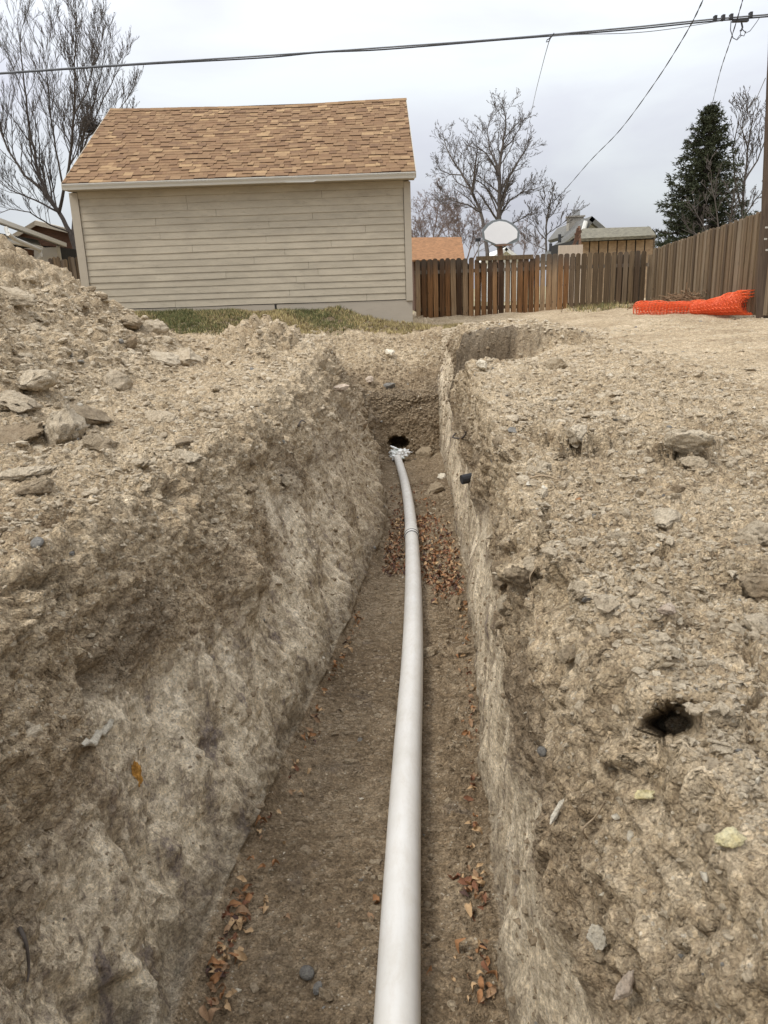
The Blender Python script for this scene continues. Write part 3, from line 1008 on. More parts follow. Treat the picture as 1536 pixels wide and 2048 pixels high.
# ------------------------------------------------------------------ garage
def paint_material(name, col, grime=0.5, rough=0.6):
    m, nt, b = mat(name, rough, 0.3)
    pos = N(nt, 'ShaderNodeNewGeometry').outputs['Position']
    oi = N(nt, 'ShaderNodeObjectInfo').outputs['Random']
    f = noise(nt, mapping(nt, pos, (0.7, 1, 2.5)), 2.2, 9, 0.7)
    lo = tuple(c * (1 - 0.16 * grime) for c in col)
    c = ramp(nt, [(0.30, lo), (0.62, col)], f)
    c = mixc(nt, 0.35, c, ramp(nt, [(0, tuple(x * 0.93 for x in col)), (1, tuple(min(1, x * 1.06) for x in col))], oi))
    # smudges of grey dirt and small chips
    g = ramp(nt, [(0.56, (0, 0, 0)), (0.72, (1, 1, 1))], noise(nt, mapping(nt, pos, (2.2, 1, 9)), 3.0, 10, 0.78, 0.3))
    c = mixc(nt, math_(nt, 'MULTIPLY', g, min(1, 0.42 * grime)), c, tuple(x * 0.55 for x in col))
    ch = ramp(nt, [(0.70, (0, 0, 0)), (0.74, (1, 1, 1))], noise(nt, mapping(nt, pos, (5, 1, 14)), 9.0, 6, 0.7))
    c = mixc(nt, math_(nt, 'MULTIPLY', ch, 0.6 * grime), c, (0.16, 0.13, 0.10))
    nt.links.new(c, b.inputs['Base Color'])
    bump(nt, b, noise(nt, mapping(nt, pos, (6, 6, 60)), 4, 6, 0.7), 0.25, 0.004)
    return m


M['siding'] = paint_material('weathered_cream_paint', (0.445, 0.388, 0.29), 2.3)
M['trim'] = paint_material('cream_trim_paint', (0.40, 0.35, 0.27), 0.6)
M['gutter'] = paint_material('off_white_gutter', (0.56, 0.54, 0.48), 0.5, 0.4)
M['foundation'] = paint_material('painted_concrete', (0.39, 0.34, 0.27), 0.8, 0.85)
M['dark_gap'] = plain('tar_paper', (0.03, 0.028, 0.025), 0.9)
TINTS = [(0.200, 0.120, 0.062), (0.185, 0.108, 0.056), (0.218, 0.134, 0.070), (0.155, 0.090, 0.048), (0.300, 0.194, 0.100), (0.255, 0.161, 0.084)]
for k, t in enumerate(TINTS):
    M['shingle%d' % k] = plain('shingle_granules_%s' % ['tan', 'russet', 'buff', 'brown', 'straw', 'sand'][k], t, 0.95, 0.16, 6, 0.5)

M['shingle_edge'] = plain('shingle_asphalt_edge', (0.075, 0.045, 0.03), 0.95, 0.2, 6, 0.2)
GY = 15.2
gx0, gx1 = -5.52, 0.66
gar = thing('garage', 'cream clapboard garage with tan shingled gable roof behind the end of the trench', 'garage', ((gx0 + gx1) / 2, GY, 1.0))


def child(mb, name, mats, par, smooth=False, **pr):
    """build a world-space mesh as a child of an empty"""
    o = mb.obj(name, mats, par, smooth, **pr)
    o.location = -par.location
    return o


zs0 = 1.49
child(MB().box(gx0 + .01, gx1 - .012, GY + .02, 21.28, 0.5, 3.56), 'wall_core', M['dark_gap'], gar)
# side and rear walls as lapped boards would only be seen edge on: plain sheets of siding
child(MB().box(gx1 - .010, gx1 + .008, GY + .10, 21.3, zs0, 3.6), 'side_wall', M['siding'], gar)
# gable ends above
for (a, b) in ((gx0 - .004, gx0 + .02), (gx1 - .010, gx1 + .010)):
    child(MB().prism([(GY, 3.56), (21.3, 3.56), (18.25, 5.42)], a, b, 'x'), 'gable', M['siding'], gar)
child(MB().box(gx0 - .01, gx0 + .006, GY + .10, 21.3, 1.2, 3.6), 'side_wall', M['siding'], gar)
fd = MB()
fd.box(gx0 - .02, -1.92, GY - .015, 21.32, 0.4, zs0 - .012)
fd.box(-1.905, gx1 + .02, GY - .013, 21.32, 0.4, zs0 - .014)
child(fd, 'foundation', M['foundation'], gar)
child(MB().prism([(-1.945, 1.48), (-1.925, 1.48), (-1.90, 1.40), (-1.93, 1.34), (-1.905, 1.28), (-1.93, 1.34), (-1.945, 1.41)], GY - .0165, GY - .0155, 'y'), 'crack', M['dark_gap'], gar)
NB = 16
ex = 1.96 / NB
for r in range(NB):
    z0 = zs0 + r * ex
    cuts = [gx0 + .13]
    x = cuts[0]
    while True:
        x += random.uniform(1.3, 4.2)
        if x > gx1 - .13 - 0.6:
            break
        cuts.append(x)
    cuts.append(gx1 - .10)
    for a, b in zip(cuts[:-1], cuts[1:]):
        dz = random.uniform(-.004, .004)
        dy = random.uniform(-.003, .003)
        mb = MB()
        nseg = max(2, int((b - a) / .3))
        # lapped board: thick lower edge in front, gently wavy
        base = len(mb.v)
        for s in range(nseg + 1):
            X_ = a + .0025 + (b - a - .005) * s / nseg
            wz = dz + .0035 * math.sin(X_ * 2.1 + r * 1.7) + random.uniform(-.0012, .0012)
            mb.v += [(X_, GY - .024 + dy, z0 + wz), (X_, GY + .000, z0 + wz), (X_, GY - .004, z0 + ex + .012), (X_, GY - .010, z0 + ex + .012)]
        for s in range(nseg):
            o_ = base + 4 * s
            for q in ((0, 4, 5, 1), (1, 5, 6, 2), (2, 6, 7, 3), (3, 7, 4, 0)):
                mb.f.append(tuple(o_ + t for t in q))
                mb.mi.append(0)
        mb.f += [(base, base + 1, base + 2, base + 3), (base + 4 * nseg + 3, base + 4 * nseg + 2, base + 4 * nseg + 1, base + 4 * nseg)]
        mb.mi += [0, 0]
        child(mb, 'plank', M['siding'], gar)
child(MB().box(gx0 - .025, gx0 + .125, GY - .045, GY - .001, zs0 - .03, 3.56), 'corner_board', M['trim'], gar)
child(MB().box(gx1 - .095, gx1 + .03, GY - .045, GY + .09, zs0 - .03, 3.56), 'corner_board', M['trim'], gar)
child(MB().box(gx0 + .127, gx1 - .097, GY - .036, GY - .003, 3.455, 3.575), 'frieze_board', M['siding'], gar)
child(MB().box(gx0 - .02, gx1 + .10, 14.93, GY - .0, 3.578, 3.592), 'soffit', M['trim'], gar)
# K gutter
gp = [(14.925, 3.575), (14.925, 3.665), (14.915, 3.665), (14.90, 3.66), (14.835, 3.66), (14.825, 3.645), (14.85, 3.61), (14.86, 3.575)]
child(MB().prism(gp, gx0 - .01, gx1 + .11, 'x'), 'gutter', M['gutter'], gar)
child(MB().box(gx0 - .01, gx1 + .11, 14.822, 14.832, 3.655, 3.672), 'gutter_lip', M['gutter'], gar)
mb = MB().prism([(-1.55, 3.57), (-1.05, 3.562), (-.98, 3.59), (-1.02, 3.60), (-1.08, 3.573), (-1.55, 3.58)], 14.84, 14.86, 'y')
child(mb, 'bent_flashing', M['gutter'], gar)
# roof
RYe, RZe, RYr, RZr = 14.88, 3.68, 18.25, 5.575
rx0, rx1 = gx0 - .02, gx1 + .11
sl = math.hypot(RYr - RYe, RZr - RZe)
dY, dZ = (RYr - RYe) / sl, (RZr - RZe) / sl


def roofpt(x, s, h):
    sag = -0.055 * (1 - ((x - (rx0 + rx1) / 2) / ((rx1 - rx0) / 2)) ** 2) * (s / sl) ** 1.2
    wob = 0.008 * math.sin(x * 1.9 + s * 2.2)
    return (x, RYe + dY * s - dZ * h, RZe + dZ * s + dY * h + sag + wob)


mb = MB()
for h in (0, -.03):
    for s in np.linspace(0, sl, 6):
        for x in np.linspace(rx0, rx1, 14):
            mb.v.append(roofpt(x, s - .0, h - .012))
for l in (0, 1):
    for i in range(5):
        for j in range(13):
            a = l * 84 + i * 14 + j
            mb.f.append((a, a + 1, a + 15, a + 14) if l == 0 else (a, a + 14, a + 15, a + 1))
            mb.mi.append(0)
# rear slope
n = len(mb.v)
mb.v += [roofpt(rx0, sl, -.012), roofpt(rx1, sl, -.012), (rx1, 21.62, 3.67), (rx0, 21.62, 3.67)]
mb.f.append((n, n + 1, n + 2, n + 3))
mb.mi.append(0)
child(mb, 'roof_deck', M['shingle1'], gar)
ncourse = 29
ce = sl / ncourse
small = MB()
count = 0
for r in range(ncourse):
    x = rx0 - random.random() * .12
    while x < rx1:
        wd = random.choice([.08, .11, .14, .17, .20, .24])
        a, b = max(x, rx0), min(x + wd, rx1)
        x += wd
        if b - a < .02:
            continue
        proud = random.random() < 0.48
        h = random.choice([.013, .017]) if proud else .005
        s0 = r * ce - (0.0 if proud else -0.006)
        s1 = r * ce + ce + .03
        tint = random.choices(range(6), [32, 26, 16, 12, 6, 8])[0]
        tgt = MB() if count < 300 else small
        n = len(tgt.v)
        q = [roofpt(a + .001, s0, h + .004), roofpt(b - .001, s0, h + .004), roofpt(b - .001, s1, h - .002), roofpt(a + .001, s1, h - .002),
             roofpt(a + .001, s0, -.008), roofpt(b - .001, s0, -.008), roofpt(b - .001, s1, -.008), roofpt(a + .001, s1, -.008)]
        tgt.v += q
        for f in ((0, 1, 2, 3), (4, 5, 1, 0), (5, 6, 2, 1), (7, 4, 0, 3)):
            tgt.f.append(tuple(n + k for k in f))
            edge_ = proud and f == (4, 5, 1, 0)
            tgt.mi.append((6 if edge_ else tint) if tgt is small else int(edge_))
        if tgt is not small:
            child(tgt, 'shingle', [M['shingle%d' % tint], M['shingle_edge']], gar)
        count += 1
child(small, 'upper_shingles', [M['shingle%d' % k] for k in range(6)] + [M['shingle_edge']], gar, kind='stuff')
for k in range(22):
    a = rx0 + (rx1 - rx0) * k / 22
    b = rx0 + (rx1 - rx0) * (k + 1) / 22 + .02
    mb = MB()
    A, B, C_, D = roofpt(a, sl - .11, .022), roofpt(b, sl - .11, .018), roofpt(b, sl, .03), roofpt(a, sl, .034)
    mb.v += [A, B, C_, D, (b, 18.36, B[2]), (a, 18.36, A[2])]
    mb.f += [(0, 1, 2, 3), (3, 2, 4, 5)]
    mb.mi += [0, 0]
    child(mb, 'ridge_shingle', M['shingle%d' % random.choice([0, 1, 2, 5])], gar)
for xx in (rx0, rx1):
    mb = MB()
    s_ = -1 if xx == rx0 else 1
    poly = [(RYe, RZe - .10), (RYe, RZe + .01), (RYr, RZr + .015), (RYr, RZr - .10)]
    mb.prism(poly, xx + .004 * s_, xx + .016 * s_, 'x')
    child(mb, 'rake_board', M['trim'], gar)

# ------------------------------------------------------------------ wooden fences
def wood_material(name, stops, topdark=0.6, z0=2.0, z1=2.3):
    m, nt, b = mat(name, 0.85, 0.2)
    oi = N(nt, 'ShaderNodeObjectInfo').outputs['Random']
    pos = N(nt, 'ShaderNodeNewGeometry').outputs['Position']
    g = noise(nt, mapping(nt, pos, (26, 26, 0.9)), 1.6, 9, 0.7, 0.5)
    big = noise(nt, mapping(nt, pos, (6, 6, 0.7)), 1.0, 4, 0.6)
    f = math_(nt, 'ADD', math_(nt, 'MULTIPLY', oi, 0.55), math_(nt, 'MULTIPLY', math_(nt, 'ADD', g, big), 0.26))
    c = ramp(nt, stops, f)
    c = mixc(nt, 1.0, c, ramp(nt, [(0.3, (0.45, 0.43, 0.42)), (0.5, (1, 1, 1)), (0.7, (1.25, 1.2, 1.15))], g), 'MULTIPLY')
    kn = N(nt, 'ShaderNodeTexVoronoi', inp={'Scale': 3.0})
    nt.links.new(mapping(nt, pos, (3.0, 3.0, 1.2)), kn.inputs['Vector'])
    c = mixc(nt, math_(nt, 'MULTIPLY', math_(nt, 'LESS_THAN', kn.outputs['Distance'], 0.10), 0.7), c, (0.05, 0.03, 0.02))
    if topdark:   # weather staining at the exposed top ends of the boards
        sz = N(nt, 'ShaderNodeSeparateXYZ')
        nt.links.new(pos, sz.inputs[0])
        mrn = N(nt, 'ShaderNodeMapRange', inp={'From Min': z0, 'From Max': z1, 'To Min': 0.0, 'To Max': topdark})
        nt.links.new(math_(nt, 'ADD', sz.outputs['Z'], math_(nt, 'MULTIPLY', big, 0.5)), mrn.inputs['Value'])
        c = mixc(nt, mrn.outputs[0], c, (0.085, 0.070, 0.055))
    nt.links.new(c, b.inputs['Base Color'])
    bump(nt, b, g, 0.5, 0.006)
    return m


M['fence_warm'] = wood_material('stained_cedar', [(0.22, (0.040, 0.024, 0.014)), (0.36, (0.085, 0.046, 0.022)), (0.50, (0.175, 0.086, 0.034)), (0.64, (0.27, 0.150, 0.068)), (0.85, (0.30, 0.22, 0.135))], 0.85, 2.15, 2.60)
M['fence_grey'] = wood_material('weathered_cedar', [(0.2, (0.070, 0.048, 0.028)), (0.45, (0.120, 0.084, 0.049)), (0.65, (0.165, 0.118, 0.070)), (0.85, (0.21, 0.165, 0.112))], 0.25, 2.6, 3.0)
M['fence_mid'] = wood_material('half_weathered_cedar', [(0.2, (0.06, 0.042, 0.027)), (0.45, (0.12, 0.082, 0.05)), (0.65, (0.18, 0.135, 0.088)), (0.85, (0.25, 0.22, 0.18))], 0.45, 2.2, 2.7)
M['concrete'] = plain('rough_concrete', (0.36, 0.33, 0.28), 0.9, 0.25, 5, 0.5)


def picket_mb(x, y, z0, z1, wd, th, ax, style='ear', bulge=0):
    """ax 'y': board facing -Y ; ax 'x': board facing -X"""
    h = wd / 2
    c = .028
    if style == 'round':
        poly = [(-h, z0), (h, z0), (h, z1 - .035), (h * .75, z1 - .012), (h * .3, z1), (-h * .3, z1), (-h * .75, z1 - .012), (-h, z1 - .035)]
    else:
        poly = [(-h, z0), (h, z0), (h, z1 - c), (h - c, z1), (-h + c, z1), (-h, z1 - c)]
    lean = random.uniform(-.010, .010)
    mb = MB()
    if ax == 'y':
        mb.prism([(x + p + lean * (q - z0), q) for p, q in poly], y, y + th, 'y')
    else:
        mb.prism([(y + p + lean * (q - z0), q) for p, q in poly], x, x + th, 'x')
    return mb


FY = 20.0
fx0, fx1 = 0.97, 6.80
fence = thing('picket_fence', 'orange-brown wooden fence of spaced boards running right from the garage corner', 'fence', ((fx0 + fx1) / 2, FY, .9))
x = fx0 + .07
k = 0
while x < fx1 - .02:
    t = (x - fx0) / (fx1 - fx0)
    top = 2.375 + (0.0 if t < .5 else 0.03) - .015 * t + random.uniform(-.012, .012)
    gatez = 0.24 < t < 0.50
    if gatez:
        top -= .035
    wd = random.choice([.112, .118, .122, .128]) * (0.92 if gatez else 1)
    bot = .955 + random.uniform(-.01, .015) - .01 * t - (.05 if t < .12 else 0)
    mt = M['fence_warm'] if t < .66 else (M['fence_mid'] if random.random() < .6 else M['fence_grey'])
    child(picket_mb(x, FY + random.uniform(-.006, .004), bot, top, wd, .018, 'y', 'round'), 'slat', mt, fence)
    x += .145 + random.uniform(-.006, .008) + (.012 if gatez and random.random() < .3 else 0)
    k += 1
# shadow boards on the rear face, leaving a few daylight gaps
x = fx0 + .14
while x < fx1 - .05:
    t = (x - fx0) / (fx1 - fx0)
    if not (random.random() < (.12 if .22 < t < .5 else .02)):
        child(picket_mb(x, FY + .075, .97, 2.33 - (.08 if .22 < t < .5 else 0), .115, .018, 'y'), 'slat', M['fence_warm'] if t < .6 else M['fence_mid'], fence)
    x += .1455
for z in (1.12, 2.02):
    child(MB().box(fx0, fx1, FY + .022, FY + .072, z, z + .085), 'rail', M['fence_mid'], fence)
tr_ = P(952, 516, FY)
t2_ = P(1066, 511, FY)
child(MB().box(float(tr_[0]), float(t2_[0]), FY - .035, FY - .009, 2.29, 2.395), 'cap_rail', M['fence_grey'], fence)
for xx in (2.4, 3.75, 6.86):
    child(MB().box(xx - .045, xx + .045, FY + .10, FY + .19, .7, 2.30), 'post', M['fence_grey'], fence)
# concrete edge under it
mb = MB()
mb.prism([(1.55, .60), (1.72, .90), (fx1, .93), (fx1, .60)], FY - .45, FY + .3, 'y')
o = mb.obj('concrete_kerb', M['concrete'])
o['label'] = 'low grey concrete strip under the orange-brown fence'
o['category'] = 'kerb'
lum = thing('timber_sleeper', 'weathered boards laid under the fence beside the garage corner', 'timber', (1.2, 19.9, .85))
for (a, b, c, d, e) in ((.74, 1.55, 19.75, .865, .93), (.80, 1.60, 19.6, .775, .84)):
    child(MB().box(a, b, c, c + .14, d, e), 'plank', M['fence_grey'], lum)
o = MB().box(1.02, 1.20, 19.45, 19.60, .70, .86).obj('concrete_block', M['concrete'])
o['label'] = 'small concrete block standing under the boards beside the garage corner'
o['category'] = 'block'

# fence along the right side
rf = thing('board_fence', 'tall weathered brown board fence running from the fence corner towards the utility pole', 'fence', (6.6, 16, 1))
ya, yb = 19.95, 11.9
xa, xb = 6.84, 5.94
ztop = lambda t: 2.42 + .25 * t
zbot = lambda t: .92 + .18 * t
nf = 66
Lf = math.hypot(yb - ya, xb - xa)
for k in range(nf):
    t = (k + .5) / nf
    cx_, cy_ = xa + (xb - xa) * t, ya + (yb - ya) * t
    off = .0 if k % 2 else .016
    wd = Lf / nf * random.uniform(1.0, 1.1)
    mb = picket_mb(0, 0, zbot(t), ztop(t) + random.uniform(-.015, .015), wd, .018, 'x')
    o = mb.obj('slat', M['fence_grey'], rf)
    o.location = Vector((cx_ + off, cy_, 0)) - rf.location
    o.rotation_euler = (0, 0, math.atan2(-(xb - xa), (yb - ya)) + math.pi if False else math.atan2(xa - xb, ya - yb) * -1)
for z in (.35, 1.2):
    mb = MB()
    n = 0
    mb.v += [(xa + .035, ya, .95 + z), (xa + .075, ya, .95 + z), (xb + .075, yb, 1.1 + z), (xb + .035, yb, 1.1 + z),
             (xa + .035, ya, 1.04 + z), (xa + .075, ya, 1.04 + z), (xb + .075, yb, 1.19 + z), (xb + .035, yb, 1.19 + z)]
    for q in ((0, 3, 2, 1), (4, 5, 6, 7), (0, 1, 5, 4), (1, 2, 6, 5), (2, 3, 7, 6), (3, 0, 4, 7)):
        mb.f.append(q)
        mb.mi.append(0)
    child(mb, 'rail', M['fence_grey'], rf)

# short fence between the garage and the spoil heap
lf = thing('picket_fence', 'short run of grey-brown fence boards left of the garage above the spoil heap', 'fence', (-6.3, 15.6, 1.3))
for k in range(9):
    xk = float(P(101 + 7.6 * k, 521, 15.6)[0])
    zt = float(P(101 + 7.6 * k, 519 - 1.0 * k + random.uniform(-5, 4), 15.6)[2])
    child(picket_mb(xk, 15.6 + .01 * (k % 2), 1.0, zt, .072, .02, 'y'), 'slat', M['fence_grey'] if k % 3 else M['fence_mid'], lf)
child(MB().box(float(P(99, 521, 15.6)[0]), -5.56, 15.64, 15.70, 1.8, 1.9), 'rail', M['fence_grey'], lf)

# ------------------------------------------------------------------ orange barrier netting
def net_roll(name, label, a, b, ra, rb, seed, open_end=0.5):
    r = np.random.default_rng(seed)
    t = thing(name, label, 'barrier netting', a)
    A, B = Vector([float(c) for c in a]), Vector([float(c) for c in b])
    d = (B - A)
    L = d.length
    d.normalize()
    side_ = d.cross(Vector((0, 0, 1))).normalized()
    upv = side_.cross(d)
    def pt(u, v, layer):
        # u along, v angle; slumped oval section
        rad = (ra + (rb - ra) * u) * (1 - .13 * layer) * (1 + .05 * math.sin(v * 3 + u * 9 + seed) + .03 * math.sin(u * 23))
        c = A + d * (u * L)
        hh = rad * .85
        return c + side_ * math.cos(v) * rad + upv * (math.sin(v) * hh + hh * .9)
    for layer in range(3):
        mb = MB()
        nu, nv = int(L / .06), 16
        for i in range(nu + 1):
            for j in range(nv):
                u = i / nu
                v = 2 * math.pi * j / nv + layer * .7
                mb.v.append(tuple(pt(u, v + (.12 if i % 2 else 0), layer)))
        for i in range(nu):
            for j in range(nv):
                j2 = (j + 1) % nv
                mb.f.append((i * nv + j, i * nv + j2, (i + 1) * nv + j2, (i + 1) * nv + j))
                mb.mi.append(0)
        o = child(mb, 'net_layer', M['orange_net'], t)
        w_ = o.modifiers.new('strands', 'WIREFRAME')
        w_.thickness = .012
        w_.use_replace = True
        w_.use_even_offset = False
    return t


m, nt, b = mat('orange_plastic', 0.45, 0.4)
b.inputs['Base Color'].default_value = (0.78, 0.135, 0.04, 1)
b.inputs['Subsurface Weight'].default_value = 0.0
M['orange_net'] = m
net_roll('orange_netting', 'longer flattened roll of orange plastic barrier netting at the foot of the right fence', P(1272, 633, 15.2), P(1412, 629, 14.4), .17, .15, 1)
net_roll('orange_netting', 'fatter roll of orange plastic barrier netting with an open end beside the utility pole', P(1392, 629, 14.3), P(1500, 627, 12.7), .13, .24, 4)

# ------------------------------------------------------------------ utility pole and wires
M['pole'] = wood_material('creosoted_pole', [(0.2, (0.06, 0.042, 0.03)), (0.5, (0.105, 0.075, 0.052)), (0.8, (0.16, 0.125, 0.09))], 0)
M['wire'] = plain('wire_black', (0.035, 0.035, 0.037), 0.6, 0.3, 4, 0)
M['wire_grey'] = plain('wire_grey', (0.16, 0.165, 0.17), 0.5, 0.3, 4, 0)
M['metal'] = plain('galvanised_steel', (0.42, 0.43, 0.43), 0.45, 0.2, 20, 0.1, 0.5, 0.6)
M['rust'] = plain('rusty_bracket', (0.20, 0.12, 0.08), 0.8, 0.3, 20, 0.3)
pole = thing('utility_pole', 'thick brown wooden utility pole at the right end of the board fence', 'utility pole', P(1532, 640, 12.4))
pts = []
for (x, y) in ((1531, 660), (1535, 560), (1543, 420), (1550, 250), (1558, 60), (1565, -120), (1572, -300)):
    pts.append(P(x, y, 12.4))
mb = MB()
pp = [Vector([float(c) for c in q]) for q in pts]
fine_ = []
for a, b_ in zip(pp[:-1], pp[1:]):
    for s in range(6):
        fine_.append(a.lerp(b_, s / 6))
mb.tube(fine_, [(.15 - .02 * i / len(fine_)) * random.uniform(.985, 1.02) for i in range(len(fine_))], 18)
child(mb, 'pole_shaft', M['pole'], pole, True)
for (x, y) in ((1534, 500), (1533, 455), (1531, 478)):
    c = P(x, y, 12.24)
    child(MB().box(c[0] - .02, c[0] + .02, c[1] - .012, c[1], c[2] - .012, c[2] + .012), 'tag', M['gutter'], pole)


def wire(name, label, pts, rad, mt, sub=10, twist=0.0, cat='wire', sides=5, wob=0.0):
    pts = [Vector([float(c) for c in P(*q)]) for q in pts]
    # Catmull-Rom
    q = [pts[0] * 2 - pts[1]] + pts + [pts[-1] * 2 - pts[-2]]
    out_ = []
    for i in range(1, len(q) - 2):
        for s in range(sub):
            t = s / sub
            a, b_, c, d = q[i - 1], q[i], q[i + 1], q[i + 2]
            v = .5 * ((2 * b_) + (c - a) * t + (2 * a - 5 * b_ + 4 * c - d) * t * t + (3 * b_ - a - 3 * c + d) * t ** 3)
            out_.append(v)
    out_.append(pts[-1])
    if twist:
        o2 = []
        for i, v in enumerate(out_):
            o2.append(v + Vector((math.cos(i * .9), 0, math.sin(i * .9))) * twist)
        a_ = MB().tube(o2, rad, sides)
        o3 = [v + Vector((math.cos(i * .9 + 3.1), 0, math.sin(i * .9 + 3.1))) * twist for i, v in enumerate(out_)]
        a_.tube(o3, rad, sides)
        mb = a_
    else:
        mb = MB().tube(out_, rad, sides)
    o = mb.obj(name, mt, None, True)
    if label:
        o['label'] = label
        o['category'] = cat
    return o


wire('main_cable', 'thick grey overhead cable crossing the whole sky above the garage roof', [(-60, 150, 12.4), (250, 129, 12.4), (520, 112, 12.4), (768, 95, 12.4), (1000, 78, 12.4), (1250, 56, 12.4), (1420, 39, 12.4), (1600, 24, 12.4)], .011, M['wire_grey'], 14, 0, 'cable')
wire('main_cable', 'black lashed strand running just under the thick overhead cable', [(-60, 152, 12.38), (250, 131, 12.38), (520, 116, 12.38), (640, 105, 12.38), (768, 99, 12.38), (1000, 80, 12.38), (1250, 60, 12.38), (1420, 43, 12.38), (1600, 28, 12.38)], .010, M['wire'], 14, 0, 'cable')
wire('service_wire', 'thin slack wire sagging below the main cable towards the pole', [(1098, 72, 12.36), (1160, 69, 12.36), (1260, 66, 12.36), (1340, 58, 12.36), (1440, 42, 12.36)], .005, M['wire_grey'], 8)
wire('service_wire', 'thin pale wire dropping from the main cable behind the bare tree', [(1101, 72, 12.3), (1085, 130, 17), (1068, 200, 24), (1052, 280, 32), (1040, 350, 38)], .006, M['wire_grey'], 8)
wire('service_wire', 'twisted dark wire slanting down from the top edge to behind the backboard', [(1420, -40, 9), (1405, 2, 10), (1370, 70, 12.4), (1310, 165, 15), (1240, 260, 18), (1180, 322, 21), (1120, 390, 24), (1045, 462, 27)], .0048, M['wire'], 12, .005)
wire('service_wire', 'wavy wire dropping from the top edge to the tip of the spruce', [(1492, -30, 11), (1484, 5, 11.5), (1462, 78, 12.4), (1440, 145, 17), (1424, 210, 24)], .0042, M['wire'], 12, .0045)
wire('service_wire', 'thin wire slanting down from the pole across the bare tree at the far right', [(1531, 156, 12.4), (1505, 215, 16), (1480, 270, 20), (1440, 370, 28), (1310, 475, 34)], .005, M['wire_grey'], 8)
hw = thing('cable_clamp', 'small dark hardware with looping wires on the main cable near the pole', 'clamp', P(1480, 42, 12.3))
c = P(1482, 42, 12.33)
child(MB().box(c[0] - .12, c[0] + .10, c[1] - .03, c[1] + .03, c[2] - .012, c[2] + .018), 'bracket', M['wire'], hw)
child(MB().tube([P(1483, 45, 12.33), P(1485, 55, 12.33), P(1482, 62, 12.33)], .012, 6), 'hanger', M['wire'], hw)
for pts_ in ([(1462, 42), (1461, 60), (1466, 76), (1474, 80), (1482, 72), (1480, 60)], [(1484, 58), (1492, 66), (1500, 62), (1512, 46), (1520, 34)], [(1474, 78), (1480, 70), (1488, 72), (1492, 62)]):
    child(MB().tube([P(x, y, 12.33) for x, y in pts_], .006, 4), 'wire_loop', M['wire'], hw)
for x in (1430, 1446, 1462, 1501):
    y = 38 - (x - 1430) * .10
    c = P(x, y, 12.4)
    child(MB().box(c[0] - .018, c[0] + .018, c[1] - .035, c[1] + .035, c[2] - .03, c[2] + .04), 'clip', M['wire'], hw)
c = P(1101, 76, 12.33)
hk = thing('wire_hook', 'small looped hook hanging the pale wire from the main cable', 'hook', c)
child(MB().tube([P(x, y, 12.33) for x, y in ((1108, 66), (1103, 74), (1094, 80), (1092, 84), (1098, 83), (1101, 76))], .007, 5), 'loop', M['wire'], hk)

# ------------------------------------------------------------------ basketball hoop behind the fence
M['board_white'] = plain('backboard_white', (0.80, 0.80, 0.79), 0.35, 0.03, 3, 0.02)
M['board_grey'] = plain('backboard_frame', (0.19, 0.21, 0.215), 0.5, 0.1, 8, 0.05)
BY = 22.6
bb = thing('basketball_backboard', 'white fan-shaped basketball backboard on a post behind the wooden fence', 'backboard', P(1002, 640, BY))


def pix_poly(pts, Y):
    return [(float(P(x, y, Y)[0]), float(P(x, y, Y)[2])) for x, y in pts]


outer = [(964, 462), (966, 456), (975, 447), (985, 441), (999, 438), (1012, 440), (1025, 446), (1034, 454), (1039, 462), (1039, 476), (1036, 483), (1012, 492), (996, 492), (970, 482), (966, 478)]
inner = [(968, 463), (977, 452), (987, 445), (999, 442), (1012, 444), (1023, 450), (1032, 458), (1035, 463), (1034, 476), (1014, 487), (992, 488), (970, 478)]
mb = MB().prism(pix_poly(outer, BY)[::-1], BY, BY + .05, 'y')
child(mb, 'frame', M['board_grey'], bb)
mb = MB().prism(pix_poly(inner, BY)[::-1], BY - .012, BY - .003, 'y')
child(mb, 'backboard', M['board_white'], bb)
c = P(1003, 494, BY)
child(MB().tube([(c[0], BY + .22, .9), (c[0], BY + .22, c[2] + .3)], .075, 10), 'post', M['rust'], bb)
child(MB().box(c[0] - .13, c[0] + .13, BY - .1, BY - .014, c[2] + .02, c[2] + .05), 'rim_bracket', M['rust'], bb)
rimc = Vector((c[0], BY - .32, c[2] + .035))
child(MB().tube([rimc + Vector((math.cos(t) * .22, math.sin(t) * .22, 0)) for t in np.linspace(0, 6.283, 25)], .009, 5), 'rim', M['rust'], bb)
for s in (-1, 1):
    child(MB().tube([(c[0] + .42 * s, BY + .04, c[2] + .22), (c[0] + .05 * s, BY + .18, c[2] - .02)], .022, 6), 'brace', M['board_grey'], bb)
lp = thing('pole_lamp', 'thin grey pole with a small dark lamp left of the backboard', 'lamp post', P(957, 640, 23))
c0 = P(957, 560, 23)
child(MB().tube([(c0[0], 23, .9), (c0[0], 23, float(P(957, 484, 23)[2]))], .022, 6), 'pole', M['metal'], lp)
c = P(957, 481, 23)
child(MB().box(c[0] - .09, c[0] + .05, 22.93, 23.05, c[2] - .03, c[2] + .06), 'lamp_head', M['wire'], lp)

